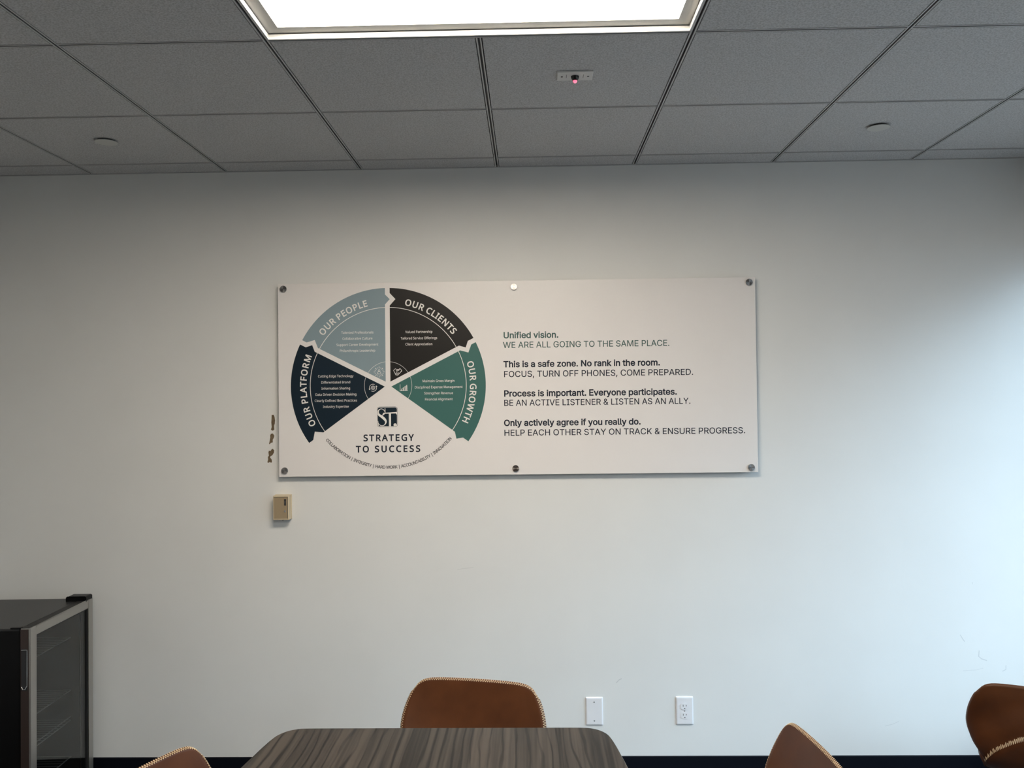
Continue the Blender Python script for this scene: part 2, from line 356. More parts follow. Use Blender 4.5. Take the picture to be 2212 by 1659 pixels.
# lettering: glyph outlines, units of 1/1000 cap height
FONT_N = """ 364:
A895:763,0,643,310,246,310,127,0,0,0,391,1004,504,1004,894,0;493,724,479,765,460,826,445,874,431,817,415,765,402,724,289,422,605,422
B910:422,1000,586,986,705,945,777,869,801,752,796,697,779,648,752,606,715,572,668,547,611,531,611,524,671,510,725,487,770,455,805,412,827,355,835,284,824,200,793,130,742,74,673,33,588,8,487,0,136,0,136,1000;447,574,555,585,623,616,659,667,671,738,656,809,613,856,537,883,427,892,262,892,262,574;262,469,262,106,464,106,576,119,648,158,687,218,700,294,695,344,677,387,646,421,600,447,537,464,454,469
C885:564,903,488,897,420,876,361,842,311,796,271,738,242,669,224,589,218,500,228,385,257,286,305,205,372,146,458,109,563,97,688,108,803,136,803,27,687,-4,545,-14,405,2,290,49,200,125,137,228,98,355,85,501,93,610,117,709,156,796,209,871,277,932,360,977,456,1005,566,1014,641,1010,714,999,782,980,842,955,791,849,688,887,629,899
D1022:937,510,921,355,875,228,799,129,696,57,568,14,415,0,136,0,136,1000,444,1000,585,986,706,944,804,875,877,779,922,658;804,506,793,627,760,724,706,798,631,851,537,882,426,892,262,892,262,108,398,108,522,119,623,152,702,208,759,286,793,385
E779:695,0,136,0,136,1000,695,1000,695,889,262,889,262,577,669,577,669,468,262,468,262,111,695,111
F727:262,0,136,0,136,1000,695,1000,695,889,262,889,262,535,668,535,668,424,262,424
G1020:570,528,916,528,916,38,752,-1,564,-14,421,2,303,48,209,124,141,226,99,352,85,500,101,646,147,772,222,874,324,950,452,998,604,1014,685,1010,763,999,902,955,854,846,735,887,667,899,597,903,486,891,392,854,317,795,262,715,228,616,217,500,227,388,256,289,305,208,377,146,472,108,594,95,706,102,790,119,790,416,570,416
H1038:901,0,775,0,775,466,262,466,262,0,136,0,136,1000,262,1000,262,577,775,577,775,1000,901,1000
I475:417,0,56,0,56,73,174,99,174,899,56,927,56,1000,417,1000,417,927,300,899,300,99,417,73
K867:867,0,718,0,364,478,262,388,262,0,136,0,136,1000,262,1000,262,507,347,602,434,697,704,1000,852,1000,455,564
L734:136,0,136,1000,262,1000,262,112,699,112,699,0
M1270:577,0,248,877,242,877,247,805,251,711,252,606,252,0,136,0,136,1000,322,1000,630,181,636,181,950,1000,1134,1000,1134,0,1010,0,1010,615,1011,712,1015,803,1020,875,1014,875,681,0
N1064:929,0,782,0,246,831,241,831,246,754,250,660,252,559,252,0,136,0,136,1000,282,1000,815,172,821,172,817,239,813,338,811,436,811,1000,929,1000
O1094:1008,501,1001,391,979,291,942,203,891,127,826,67,747,22,654,-5,548,-14,438,-5,343,23,264,68,199,128,149,203,113,291,92,392,85,503,98,647,136,772,199,874,289,951,406,999,549,1015,687,999,801,952,891,875,956,772,995,647;218,501,227,384,254,284,298,204,362,144,445,107,548,95,651,107,733,144,796,204,840,284,867,384,875,501,856,670,797,798,735,857,652,893,549,905,446,893,362,856,298,798,254,718,227,619
P847:401,1000,570,981,686,923,754,830,776,706,771,645,756,588,729,534,689,486,635,446,566,415,480,396,377,389,262,389,262,0,136,0,136,1000;389,892,262,892,262,497,363,497,450,502,521,518,576,544,615,583,638,634,646,700,630,785,584,845,505,880
R871:412,1000,525,992,617,968,687,929,737,874,766,803,776,716,769,643,746,583,713,535,672,498,576,448,850,0,703,0,461,413,262,413,262,0,136,0,136,1000;405,891,262,891,262,520,412,520,517,532,590,568,632,628,646,710,639,769,620,815,587,849,541,873,480,886
S769:703,268,692,185,660,116,607,60,536,20,448,-6,346,-14,239,-8,146,8,71,34,71,154,197,113,273,100,352,95,420,100,476,115,520,139,552,171,571,210,577,256,572,301,556,339,527,371,484,401,342,462,229,513,185,543,148,576,120,613,100,655,88,704,84,759,94,833,125,896,173,946,237,983,315,1006,403,1014,482,1010,555,999,679,958,640,850,527,888,465,900,401,903,343,899,296,885,259,863,232,834,217,798,211,758,217,711,232,674,260,642,301,613,430,556,511,523,579,487,633,446,672,398,695,339
T779:452,0,326,0,326,889,14,889,14,1000,763,1000,763,889,452,889
U1024:896,353,886,254,854,166,801,91,726,34,628,-2,507,-14,393,-3,298,31,223,88,150,205,126,356,126,1000,252,1000,252,352,268,243,317,162,399,112,514,95,596,103,662,128,711,167,745,219,765,282,772,353,772,1000,896,1000
V840:840,1000,483,0,357,0,0,1000,132,1000,357,359,384,280,404,208,420,140,436,209,457,282,483,361,707,1000
W1303:1284,1000,1018,0,891,0,696,655,679,716,664,775,652,823,646,853,641,823,630,775,616,715,598,651,409,0,282,0,17,1000,148,1000,304,389,319,326,333,264,343,206,352,151,361,209,373,270,388,333,405,396,581,1000,711,1000,895,392,913,327,929,263,940,204,950,151,961,225,978,305,999,391,1153,1000
Y793:396,508,657,1000,793,1000,459,388,459,0,333,0,333,382,0,1000,137,1000
a786:403,763,523,748,606,703,656,625,672,511,672,0,583,0,559,106,553,106,487,39,450,15,408,-1,301,-14,237,-8,180,10,132,40,95,83,72,140,64,209,86,308,153,382,265,429,424,448,552,452,552,497,542,577,511,627,462,655,396,664,339,659,284,646,185,606,147,699,263,744,332,759;440,363,321,349,246,318,205,271,192,207,202,153,230,115,274,93,329,85,416,99,487,138,535,205,550,300,550,367
b861:242,805,240,716,235,651,242,651,280,695,331,731,395,755,475,763,601,739,700,666,763,545,784,375,775,257,746,160,699,84,637,29,562,-3,475,-14,395,-6,331,18,280,54,242,95,232,95,207,0,119,0,119,1064,242,1064;454,661,382,654,328,631,288,593,262,539,247,468,242,380,242,374,254,252,288,162,353,107,457,88,545,107,607,162,644,253,657,377,644,501,607,590,544,643
c672:420,-14,326,-4,243,27,174,78,121,153,88,250,77,371,89,497,123,597,178,672,249,724,333,755,429,765,539,753,626,724,588,622,510,646,426,657,357,649,301,625,258,585,228,529,210,459,204,373,210,290,228,220,258,165,300,125,353,100,419,92,527,105,613,136,613,27,530,-4
d861:385,-14,259,10,161,83,98,205,77,374,98,544,162,666,260,740,387,765,442,761,489,750,564,710,619,654,627,654,623,708,619,765,619,1064,742,1064,742,0,643,0,625,101,619,101,564,43,488,1,440,-10;405,88,506,105,572,153,608,235,620,350,620,373,609,496,574,588,508,644,403,662,316,643,254,583,217,491,204,371,217,252,254,162,317,107
e790:409,765,499,754,575,723,636,672,681,604,709,522,718,426,718,352,204,352,222,239,270,158,344,108,444,91,571,104,685,143,685,35,571,-2,438,-14,338,-3,250,29,177,84,123,159,88,255,77,370,87,484,118,581,168,659,235,717,316,753;408,664,329,650,268,607,227,539,207,450,590,450,585,510,570,562,545,604,511,637,465,657
f482:465,655,276,655,276,0,153,0,153,655,21,655,21,713,153,755,153,798,160,886,181,955,217,1007,265,1043,325,1064,396,1071,478,1064,542,1046,510,950,458,964,398,971,344,960,306,929,283,876,276,800,276,751,465,751
g861:385,765,456,758,519,737,574,701,620,651,627,651,644,751,742,751,742,-13,733,-110,706,-191,660,-254,595,-300,511,-327,406,-336,257,-324,136,-289,136,-175,194,-200,261,-218,334,-230,413,-234,499,-220,565,-177,607,-110,620,-22,620,7,622,55,625,99,619,99,575,49,522,14,459,-7,387,-14,257,12,159,88,98,211,77,374,98,535,159,659,256,738;402,661,344,653,295,627,256,586,228,529,210,458,204,373,217,250,256,160,318,105,405,87,458,91,503,102,540,120,570,148,593,184,609,228,622,345,622,374,616,466,599,539,569,594,527,632,471,654
h866:242,752,240,697,235,647,244,647,271,683,304,711,385,750,478,763,561,756,630,735,683,698,721,646,744,576,752,489,752,0,630,0,630,480,620,560,590,616,537,650,462,661,387,653,331,630,290,591,263,537,247,469,242,388,242,0,119,0,119,1064,242,1064
i361:242,751,242,0,119,0,119,751;182,1032,209,1027,232,1013,248,989,254,954,248,919,232,895,209,880,182,875,154,880,130,895,114,919,109,954,114,989,130,1013,154,1027
k748:241,508,239,450,235,387,241,387,266,419,300,461,331,497,570,751,714,751,410,430,735,0,587,0,326,350,241,276,241,0,119,0,119,1064,241,1064
l361:242,0,119,0,119,1064,242,1064
m1310:943,765,1054,748,1133,700,1180,614,1196,489,1196,0,1074,0,1074,483,1065,561,1037,616,990,650,922,661,828,645,765,598,730,521,718,415,718,0,597,0,597,483,592,537,580,582,559,617,529,641,491,656,443,661,375,653,324,630,286,591,261,538,247,471,242,389,242,0,119,0,119,751,218,751,237,648,244,648,270,684,302,714,378,752,465,765,545,757,610,734,660,695,695,639,702,639,746,695,805,734,872,757
n866:480,765,598,748,683,700,735,614,752,489,752,0,630,0,630,480,620,560,590,616,537,650,462,661,357,644,290,591,254,506,242,389,242,0,119,0,119,751,218,751,237,648,244,648,272,684,306,714,388,752
o847:772,377,766,288,747,211,717,144,677,88,627,44,567,12,498,-8,422,-14,350,-8,284,12,225,44,175,88,134,144,103,211,84,288,77,377,88,492,119,588,170,664,239,719,325,753,426,765,522,753,606,719,675,664,728,588,761,492;204,377,210,294,228,223,257,166,300,123,355,97,424,88,493,97,549,123,592,166,621,223,638,294,644,377,638,460,620,529,591,585,548,627,493,652,423,661,324,642,256,585,217,495
p861:476,765,601,741,700,668,763,547,784,377,775,259,746,162,700,85,638,30,562,-3,475,-14,421,-10,373,1,296,41,242,95,234,95,239,35,242,-28,242,-336,119,-336,119,751,220,751,237,648,242,648,296,707,331,731,372,749,420,761;454,661,386,654,332,632,292,596,265,546,249,481,242,401,242,377,247,291,262,220,288,163,328,122,384,97,457,88,519,98,569,126,608,171,635,229,651,299,657,378,644,494,607,584,544,642
r578:469,765,515,763,557,756,542,643,502,650,461,653,418,648,378,634,341,613,308,583,281,547,260,504,247,455,242,401,242,0,119,0,119,751,220,751,234,613,239,613,297,690,333,721,374,744,419,760
s671:608,207,599,140,571,85,527,42,468,11,394,-8,308,-14,173,-1,73,34,73,146,181,104,246,90,311,85,392,93,447,116,478,151,489,196,485,223,473,246,418,291,304,342,179,398,133,429,99,465,78,510,71,566,91,650,149,713,239,752,353,765,481,751,592,714,550,616,451,650,345,664,278,658,229,639,199,610,189,573,194,544,207,520,268,478,382,430,504,375,549,344,581,307,601,262
t506:370,87,427,92,475,102,475,8,419,-8,349,-14,292,-9,240,6,195,34,160,77,137,138,129,218,129,655,22,655,22,714,130,763,179,923,252,923,252,751,469,751,469,655,252,655,252,221,260,162,285,120,323,95
u866:746,751,746,0,646,0,627,99,622,99,595,64,560,35,478,-2,384,-14,301,-7,233,15,180,51,141,104,118,173,111,259,111,751,235,751,235,268,245,189,276,133,328,99,402,88,477,96,534,120,576,159,603,212,618,280,623,360,623,751
v711:284,0,0,751,132,751,291,308,315,239,338,167,352,109,357,109,373,168,397,241,420,308,580,751,711,751,426,0
x741:297,384,38,751,178,751,371,468,563,751,702,751,443,384,716,0,576,0,371,300,164,0,25,0
y714:1,751,133,751,296,324,321,251,343,183,359,119,364,119,391,211,429,325,581,751,714,751,391,-104,362,-169,328,-226,289,-273,242,-307,185,-329,118,-336,59,-333,15,-325,15,-227,53,-232,98,-235,138,-231,173,-219,202,-200,227,-173,265,-102,304,-3
|772:335,1064,437,1064,437,-338,335,-338"""
FONT_A = """ 369:
&880:387,-13,295,-4,217,23,153,66,106,122,77,188,67,262,74,321,93,372,125,418,166,461,276,548,425,659,465,692,500,737,515,796,507,840,483,875,445,898,396,906,330,891,285,848,273,818,269,784,286,714,332,643,401,558,860,0,715,0,337,455,238,575,172,676,154,728,148,783,156,846,179,901,215,946,264,981,324,1002,393,1009,463,1002,522,981,570,947,606,903,629,852,636,795,619,711,573,639,503,576,303,428,251,384,216,343,197,302,191,258,197,212,215,172,244,138,282,113,327,97,379,91,438,98,494,116,546,147,592,188,631,238,661,298,680,366,686,441,801,441,796,354,780,283,729,182,679,122,654,92,600,46,533,13,460,-7
,369:74,-235,133,140,269,140,166,-235
.369:187,-9,153,-2,124,17,104,46,97,81,104,115,124,144,153,164,187,170,222,164,251,144,271,115,277,81,271,46,251,17,222,-2
A943:32,0,396,1000,543,1000,910,0,777,0,564,595,519,732,456,940,482,940,418,729,374,595,167,0;216,279,216,391,727,391,727,279
B897:118,0,118,1000,474,1000,569,991,646,964,706,923,749,869,774,805,783,735,777,677,760,629,734,591,700,562,619,524,619,515,667,506,714,483,756,447,791,399,814,340,821,268,813,196,787,131,742,77,677,35,592,9,485,0;245,112,481,112,581,123,648,157,686,207,699,268,692,317,673,361,642,399,601,429,549,447,488,454,245,454;245,561,468,561,520,566,566,582,605,608,635,642,654,683,660,732,649,793,614,843,556,877,472,888,245,888
C1003:526,-13,403,2,295,49,205,125,137,227,94,352,79,499,94,647,137,773,205,875,295,951,403,998,526,1013,599,1008,669,991,733,964,790,926,840,879,880,822,910,758,930,685,803,685,788,733,765,776,702,842,620,883,526,896,438,884,361,850,296,793,246,715,214,617,203,499,214,382,246,284,296,207,361,150,439,116,526,104,620,118,702,158,765,225,803,315,930,315,911,243,881,178,840,122,791,74,734,37,669,9,600,-8
D987:430,0,189,0,189,112,422,112,534,124,625,159,695,216,745,293,775,389,785,502,775,614,745,709,696,785,628,842,541,876,434,888,183,888,183,1000,443,1000,579,985,693,940,785,868,852,769,894,646,907,502,893,357,852,233,783,134,689,60,571,15;245,1000,245,0,118,0,118,1000
E823:118,0,118,1000,732,1000,732,888,245,888,245,562,699,562,699,450,245,450,245,112,738,112,738,0
F806:118,0,118,1000,726,1000,726,888,245,888,245,547,681,547,681,435,245,435,245,0
G1023:528,-13,403,2,294,49,204,125,136,227,93,353,79,499,93,647,136,773,203,875,293,951,400,998,521,1013,597,1008,669,990,735,961,793,922,842,874,883,818,913,755,932,685,802,685,761,773,700,839,620,882,521,896,436,884,360,850,295,793,246,715,214,617,203,499,214,382,246,285,296,207,362,150,440,116,528,104,608,113,678,140,735,183,779,242,806,314,815,398,854,391,556,391,556,503,940,503,940,393,926,278,886,179,823,97,740,37,641,-1
H1016:118,0,118,1000,245,1000,245,568,771,568,771,1000,898,1000,898,0,771,0,771,456,245,456,245,0
I591:61,0,61,112,232,112,232,888,61,888,61,1000,530,1000,530,888,359,888,359,112,530,112,530,0
K917:205,286,205,425,273,513,343,596,416,677,715,1000,881,1000,454,542,448,543;118,0,118,1000,245,1000,245,657,244,442,245,380,245,0;732,0,369,509,448,608,882,0
L772:118,0,118,1000,245,1000,245,112,710,112,710,0
M1235:118,0,118,1000,298,1000,545,368,565,312,588,241,612,165,632,96,604,96,625,162,649,238,672,311,693,368,936,1000,1116,1000,1116,0,991,0,991,572,992,643,993,725,995,812,997,899,1008,899,978,805,947,713,919,633,896,572,672,0,562,0,335,572,313,631,285,710,254,801,220,899,234,899,236,818,238,731,239,646,240,572,240,0
N1029:118,0,118,1000,268,1000,674,359,713,296,762,210,813,108,796,105,788,213,785,309,784,383,784,1000,911,1000,911,0,760,0,397,570,349,650,291,749,211,889,234,892,240,754,244,645,246,572,246,0
O1048:525,-13,403,2,296,49,206,125,137,227,94,352,79,499,94,647,137,773,206,875,296,951,403,998,525,1013,647,998,754,951,844,875,912,773,955,647,969,499,955,352,912,227,844,125,754,49,647,2;525,104,610,115,687,149,752,205,803,283,835,382,846,499,835,618,803,717,752,795,687,851,610,885,525,896,439,885,362,850,297,794,246,716,214,618,203,499,214,382,246,284,297,206,362,150,439,115
P874:118,0,118,1000,462,1000,568,990,653,958,719,909,766,845,794,769,803,683,794,598,766,522,719,457,653,407,568,376,462,365,215,365,215,477,457,477,528,483,584,503,626,535,655,577,672,627,677,683,672,740,655,789,626,831,584,862,527,882,456,889,245,889,245,0
R883:118,0,118,1000,464,1000,569,990,655,960,721,913,767,851,795,777,805,692,795,607,767,534,721,473,654,427,569,398,464,389,189,389,189,501,459,501,530,507,585,524,627,553,656,591,673,637,679,692,673,748,656,796,627,835,585,864,529,882,458,889,245,889,245,0;694,0,452,450,595,450,841,0
S878:440,-17,338,-9,251,18,179,61,126,118,90,188,75,268,205,268,217,216,243,172,280,139,327,115,381,101,440,97,504,102,562,118,610,145,648,181,671,224,679,274,673,317,653,352,622,379,582,402,481,437,361,470,251,512,169,568,119,641,102,732,113,811,147,880,201,936,270,979,353,1005,446,1013,540,1005,621,978,689,936,741,882,775,817,788,743,663,743,642,810,594,860,526,891,442,901,382,896,329,880,285,855,253,822,233,783,226,738,234,692,257,656,292,627,333,606,417,577,519,549,612,518,705,467,744,432,776,388,796,336,803,272,792,195,760,125,707,66,636,21,546,-8
T882:62,888,62,1000,819,1000,819,888,505,888,505,0,379,0,379,888
U1017:509,-16,398,-5,303,30,225,85,166,157,130,243,118,340,118,1000,244,1000,244,350,252,282,277,222,315,172,368,134,433,109,509,101,585,109,650,134,702,172,740,222,764,282,772,350,772,1000,899,1000,899,340,887,243,850,157,792,85,714,30,619,-5
V943:401,0,32,1000,166,1000,378,405,423,270,487,60,461,60,525,271,569,405,776,1000,910,1000,546,0
W1349:305,0,32,1000,162,1000,321,385,345,286,367,184,387,78,372,78,393,184,415,286,440,385,602,1000,746,1000,907,385,933,286,956,184,977,78,960,78,981,184,1003,286,1028,385,1186,1000,1316,1000,1042,0,895,0,723,635,691,769,660,934,687,934,658,776,625,635,453,0
Y928:400,0,400,409,32,1000,179,1000,378,677,437,574,491,453,440,453,494,576,551,677,749,1000,895,1000,527,409,527,0
a765:314,-17,247,-10,186,10,134,42,94,88,68,144,60,212,66,270,85,316,114,352,152,380,246,414,350,432,459,446,521,462,537,477,542,501,542,505,537,547,524,583,502,612,471,633,432,646,385,650,335,646,293,634,231,591,197,538,81,572,112,633,154,680,205,715,261,738,321,751,381,756,470,746,562,708,602,675,634,630,655,570,662,494,662,0,544,0,544,102,536,102,495,48,423,2,374,-12;335,89,397,96,448,115,488,145,518,183,536,226,542,271,542,373,510,358,455,346,394,337,345,330,264,312,230,296,203,274,186,244,181,206,185,171,200,142,224,119,255,103
c778:407,-16,312,-4,230,32,161,90,110,167,78,261,67,368,78,478,110,572,161,649,230,707,312,744,407,756,511,741,600,700,668,633,711,544,595,515,571,568,531,611,476,639,407,648,340,639,285,610,243,565,213,508,195,441,189,368,195,297,213,231,243,174,285,130,340,101,407,91,477,101,532,130,573,174,598,230,713,201,696,153,671,110,602,42,512,-1
d834:384,-16,296,-4,219,32,155,89,107,166,77,261,67,371,77,481,108,575,156,652,220,709,297,744,385,756,448,750,497,733,565,680,602,628,611,628,611,1000,731,1000,731,0,615,0,615,115,603,115,564,61,496,7,446,-10;402,92,465,101,517,128,559,170,589,226,607,294,613,372,607,450,589,517,559,572,518,613,465,640,402,648,337,639,284,612,243,569,213,513,195,447,189,372,195,297,213,229,243,172,285,129,338,101
e794:417,-16,316,-4,230,32,161,90,109,167,78,260,67,367,78,475,109,569,159,647,226,706,308,743,403,756,464,751,522,735,578,709,628,670,670,619,702,554,723,475,730,381,730,333,147,333,147,434,664,434,609,397,603,467,585,528,556,578,516,617,465,641,403,649,341,641,288,616,245,578,214,530,195,474,189,415,189,349,196,273,217,209,251,158,297,121,353,98,417,91,499,104,561,143,601,207,717,179,694,124,659,77,612,38,555,9,490,-10
f499:448,746,448,643,13,643,13,746;158,0,158,848,166,907,188,955,222,993,266,1020,316,1036,368,1042,437,1036,477,1024,447,921,422,928,383,932,336,925,303,904,285,870,279,823,279,0
g836:407,-296,330,-291,263,-274,207,-249,162,-216,126,-178,99,-136,199,-80,239,-130,303,-173,349,-187,407,-191,489,-180,555,-148,598,-92,612,-11,612,134,602,134,563,82,496,31,446,15,383,9,298,20,221,52,157,105,108,177,77,268,67,376,77,484,108,577,157,652,221,709,298,744,385,756,448,750,498,733,566,680,605,627,615,627,615,746,732,746,732,-17,721,-106,689,-177,637,-230,571,-267,493,-289;403,116,466,124,518,148,559,186,590,238,608,302,614,379,608,454,590,519,560,573,519,614,466,640,403,648,338,639,285,612,243,570,213,516,195,451,189,379,195,305,214,241,244,188,286,149,339,124
h806:223,446,223,0,103,0,103,1000,223,1000,223,565,201,565,243,653,299,712,368,745,447,756,518,748,580,724,631,685,670,631,694,560,702,472,702,0,582,0,582,462,571,540,537,598,483,635,413,647,362,641,316,624,278,595,248,556,230,506
i328:103,0,103,746,223,746,223,0;164,870,133,876,106,894,87,919,81,950,87,981,106,1006,133,1024,164,1030,197,1024,224,1006,242,981,248,950,242,919,224,894,197,876
k748:216,268,216,416,237,416,559,746,708,746,362,392,348,392;103,0,103,1000,223,1000,223,0;578,0,291,365,376,450,732,0
l372:274,-5,198,6,145,40,114,93,103,166,103,1000,223,1000,223,194,227,151,236,122,255,107,287,102,315,103,334,107,355,5,318,-2
m1199:103,0,103,746,220,746,221,581,211,581,231,635,260,680,297,715,338,739,384,754,431,759,506,747,565,709,607,652,631,579,614,579,633,631,663,674,702,710,748,737,801,754,858,759,921,752,977,731,1025,695,1063,646,1087,581,1095,501,1095,0,974,0,974,499,963,568,929,615,880,641,823,650,776,644,736,629,703,603,679,570,664,531,659,486,659,0,539,0,539,511,529,567,497,611,450,640,392,650,350,645,310,629,275,604,247,568,229,523,223,468,223,0
n805:223,446,223,0,103,0,103,746,219,746,220,565,201,565,243,653,299,712,368,745,447,756,518,748,580,724,631,685,669,631,694,560,702,472,702,0,582,0,582,462,571,540,537,598,483,635,413,647,362,641,316,624,278,595,248,556,230,506
o816:407,-16,312,-4,230,32,161,90,110,167,78,261,67,368,78,478,110,572,161,649,230,707,312,744,407,756,504,744,587,707,655,649,706,572,738,478,749,368,738,261,706,167,655,90,587,32,504,-4;407,91,476,101,531,130,574,174,604,231,622,297,628,368,622,441,604,507,574,565,531,610,476,639,407,648,340,639,285,610,243,565,213,508,195,441,189,368,195,297,213,231,243,174,285,130,340,101
p834:103,-281,103,746,220,746,220,628,232,628,270,680,337,733,387,750,450,756,538,744,615,709,679,652,727,575,757,481,767,371,757,261,727,166,679,89,616,32,539,-4,451,-16,389,-10,339,7,271,61,232,115,223,115,223,-281;433,92,497,101,549,129,591,172,621,229,639,297,645,372,639,447,621,513,591,569,550,612,497,639,433,648,369,640,317,613,276,572,246,517,228,450,221,372,228,294,246,226,276,170,318,128,370,101
r509:103,0,103,746,219,746,219,631,227,631,255,682,300,722,355,748,419,756,451,756,479,754,479,634,452,638,407,640,357,635,313,618,276,592,247,557,229,515,223,466,223,0
s717:358,-16,285,-10,220,7,166,35,121,74,89,125,70,185,185,209,207,156,244,118,294,97,356,89,426,98,481,122,515,159,527,202,520,238,499,267,465,289,417,305,293,334,205,365,142,409,104,467,92,538,101,599,128,652,170,695,226,728,293,749,368,756,439,750,499,732,548,704,588,667,617,622,637,570,527,545,508,585,477,620,431,645,368,654,307,646,257,623,224,588,213,545,221,507,244,478,282,456,338,438,451,411,540,381,602,337,639,280,651,209,642,147,614,93,570,47,511,13,439,-9
t447:401,746,401,643,13,643,13,746;128,926,248,926,248,192,253,150,267,120,294,104,335,98,364,100,397,105,419,3,377,-5,331,-8,245,4,181,42,141,102,128,183
u806:358,-10,288,-2,226,21,175,60,136,115,111,186,103,273,103,746,223,746,223,283,235,206,269,147,323,111,393,99,444,104,490,122,528,151,557,190,576,240,582,300,582,746,702,746,702,0,586,0,586,181,604,181,562,92,505,33,437,1
v765:319,0,34,746,166,746,325,305,367,171,404,41,362,41,399,171,440,305,599,746,730,746,445,0
y765:93,-272,121,-168,140,-172,204,-175,231,-165,256,-145,278,-114,296,-70,319,-3,34,746,166,746,325,305,367,170,404,41,361,41,398,171,440,305,600,746,730,746,401,-114,347,-210,313,-243,274,-267,230,-281,180,-285,127,-281
z748:82,0,82,90,499,628,499,635,94,635,94,746,654,746,654,650,248,118,248,111,666,111,666,0"""
def load_font(s):
    d = {}
    for ln in s.split('\n'):
        if len(ln) < 3: continue
        k = ln.index(':', 1)
        polys = [[float(v) for v in q.split(',')] for q in ln[k + 1:].split(';') if q]
        d[ln[0]] = (float(ln[1:k]) / 1000, [[(q[i] / 1000, q[i + 1] / 1000) for i in range(0, len(q), 2)] for q in polys])
    return d
FN, FA = load_font(FONT_N), load_font(FONT_A)
_gl = {}
def glyph(font, ch, fat):
    key = (id(font), ch, fat)
    if key in _gl: return _gl[key]
    adv, polys = font[ch]
    out = []
    for p in polys:
        if fat:
            q = []
            for i in range(len(p)):
                a, b_, c = Vector(p[i - 1]), Vector(p[i]), Vector(p[(i + 1) % len(p)])
                d0 = (b_ - a).normalized(); d1 = (c - b_).normalized()
                n0, n1 = Vector((-d0.y, d0.x)), Vector((-d1.y, d1.x))
                nn = (n0 + n1)
                if nn.length < 0.3: nn = n0
                nn.normalize(); k = max(nn.dot(n0), 0.6)
                b2 = b_ + nn * fat / k
                q.append((b2.x, b2.y))
            p = q
        out.append(p)
    vs = []; es = []
    for p in out:
        s = len(vs); vs += [Vector(q) for q in p]
        es += [(s + i, s + (i + 1) % len(p)) for i in range(len(p))]
    tris = []
    if vs:
        V, E_, F, *_ = delaunay_2d_cdt(vs, es, [], 0, 1e-6)
        for f in F:
            cx = sum(V[i].x for i in f) / len(f); cy = sum(V[i].y for i in f) / len(f)
            w = 0
            for p in out:
                for i in range(len(p)):
                    (x0, y0), (x1, y1) = p[i], p[(i + 1) % len(p)]
                    if (y0 <= cy) != (y1 <= cy):
                        if x0 + (cy - y0) / (y1 - y0) * (x1 - x0) > cx: w += 1 if y1 > y0 else -1
            if w: tris.append([(V[i].x, V[i].y) for i in f])
    _gl[key] = (adv, tris)
    return _gl[key]

def text_width(s, font, fat): return sum(font[c][0] for c in s)

def put_glyph(bm, tris, f, y):
    for tr in tris:
        try: bm.faces.new([bm.verts.new((*[v for v in (f(px, py)[0],)], y, f(px, py)[1])) for px, py in tr])
        except ValueError: pass

def text(bm, s, font, x, z, h, width, y, align='L', fat=0.0, track=None):
    """a line of lettering with cap height h; width fixes either the tracking (track=True) or the letter width"""
    nat = text_width(s, font, fat) * h - 0.12 * h
    if track: sx, tr = 1.0, (width - nat) / (len(s) - 1)
    else: sx, tr = width / nat, 0.0
    if align == 'C': x -= width / 2
    x -= 0.06 * h * sx
    for ch in s:
        adv, tris = glyph(font, ch, fat)
        put_glyph(bm, tris, lambda px, py, x=x: (x + px * h * sx, z + py * h), y)
        x += adv * h * sx + tr

def arc_text(bm, s, font, c, r, a_first, a_last, h, y, fat=0.0, inward=False):
    """letters whose mid-height runs along radius r from the angle of the first to that of the last letter"""
    pos = []; x = 0
    for ch in s:
        adv = font[ch][0]
        pos.append(x + adv / 2); x += adv
    p0, p1 = pos[0], pos[-1]
    for ch, p in zip(s, pos):
        adv, tris = glyph(font, ch, fat)
        a = radians(a_first + (a_last - a_first) * (p - p0) / (p1 - p0))
        rad = Vector((cos(a), sin(a)))
        upv = -rad if inward else rad
        rt = Vector((upv.y, -upv.x))
        o = Vector(c) + rad * r
        def f(px, py):
            q = o + rt * (px - adv / 2) * h + upv * (py - 0.5) * h
            return (q.x, q.y)
        put_glyph(bm, tris, f, y)

# ------------------------------------------------------------------ the room
def struct(name, bm, m, parent=None, **k):
    o = obj(name, bm, m, parent, **k)
    if parent is None: o['kind'] = 'structure'
    return o

bm = new(); box(bm, XL - .1, XR + .1, 0, .12, -.1, 2.95)
wall_back = struct('wall_back', bm, M_WALL)
bm = new(); box(bm, XL - .12, XL, YB, 0, -.1, 2.95); struct('wall_left', bm, M_WALL)
bm = new(); box(bm, XL - .12, XR + .12, YB - .12, YB, -.1, 2.95); struct('wall_front', bm, M_REAR)
WY0, WY1, WZ0, WZ1 = -5.2, -0.02, 0.45, 2.41
bm = new()
box(bm, XR, XR + .14, WY1, 0, -.1, 2.95); box(bm, XR, XR + .14, YB, WY0, -.1, 2.95)
box(bm, XR, XR + .14, WY0, WY1, -.1, WZ0); box(bm, XR, XR + .14, WY0, WY1, WZ1, 2.95)
struct('wall_right', bm, M_WALL)
bm = new(); box(bm, XL - .1, XR + .1, YB - .1, .1, -.1, 0); struct('floor', bm, M_CARPET)

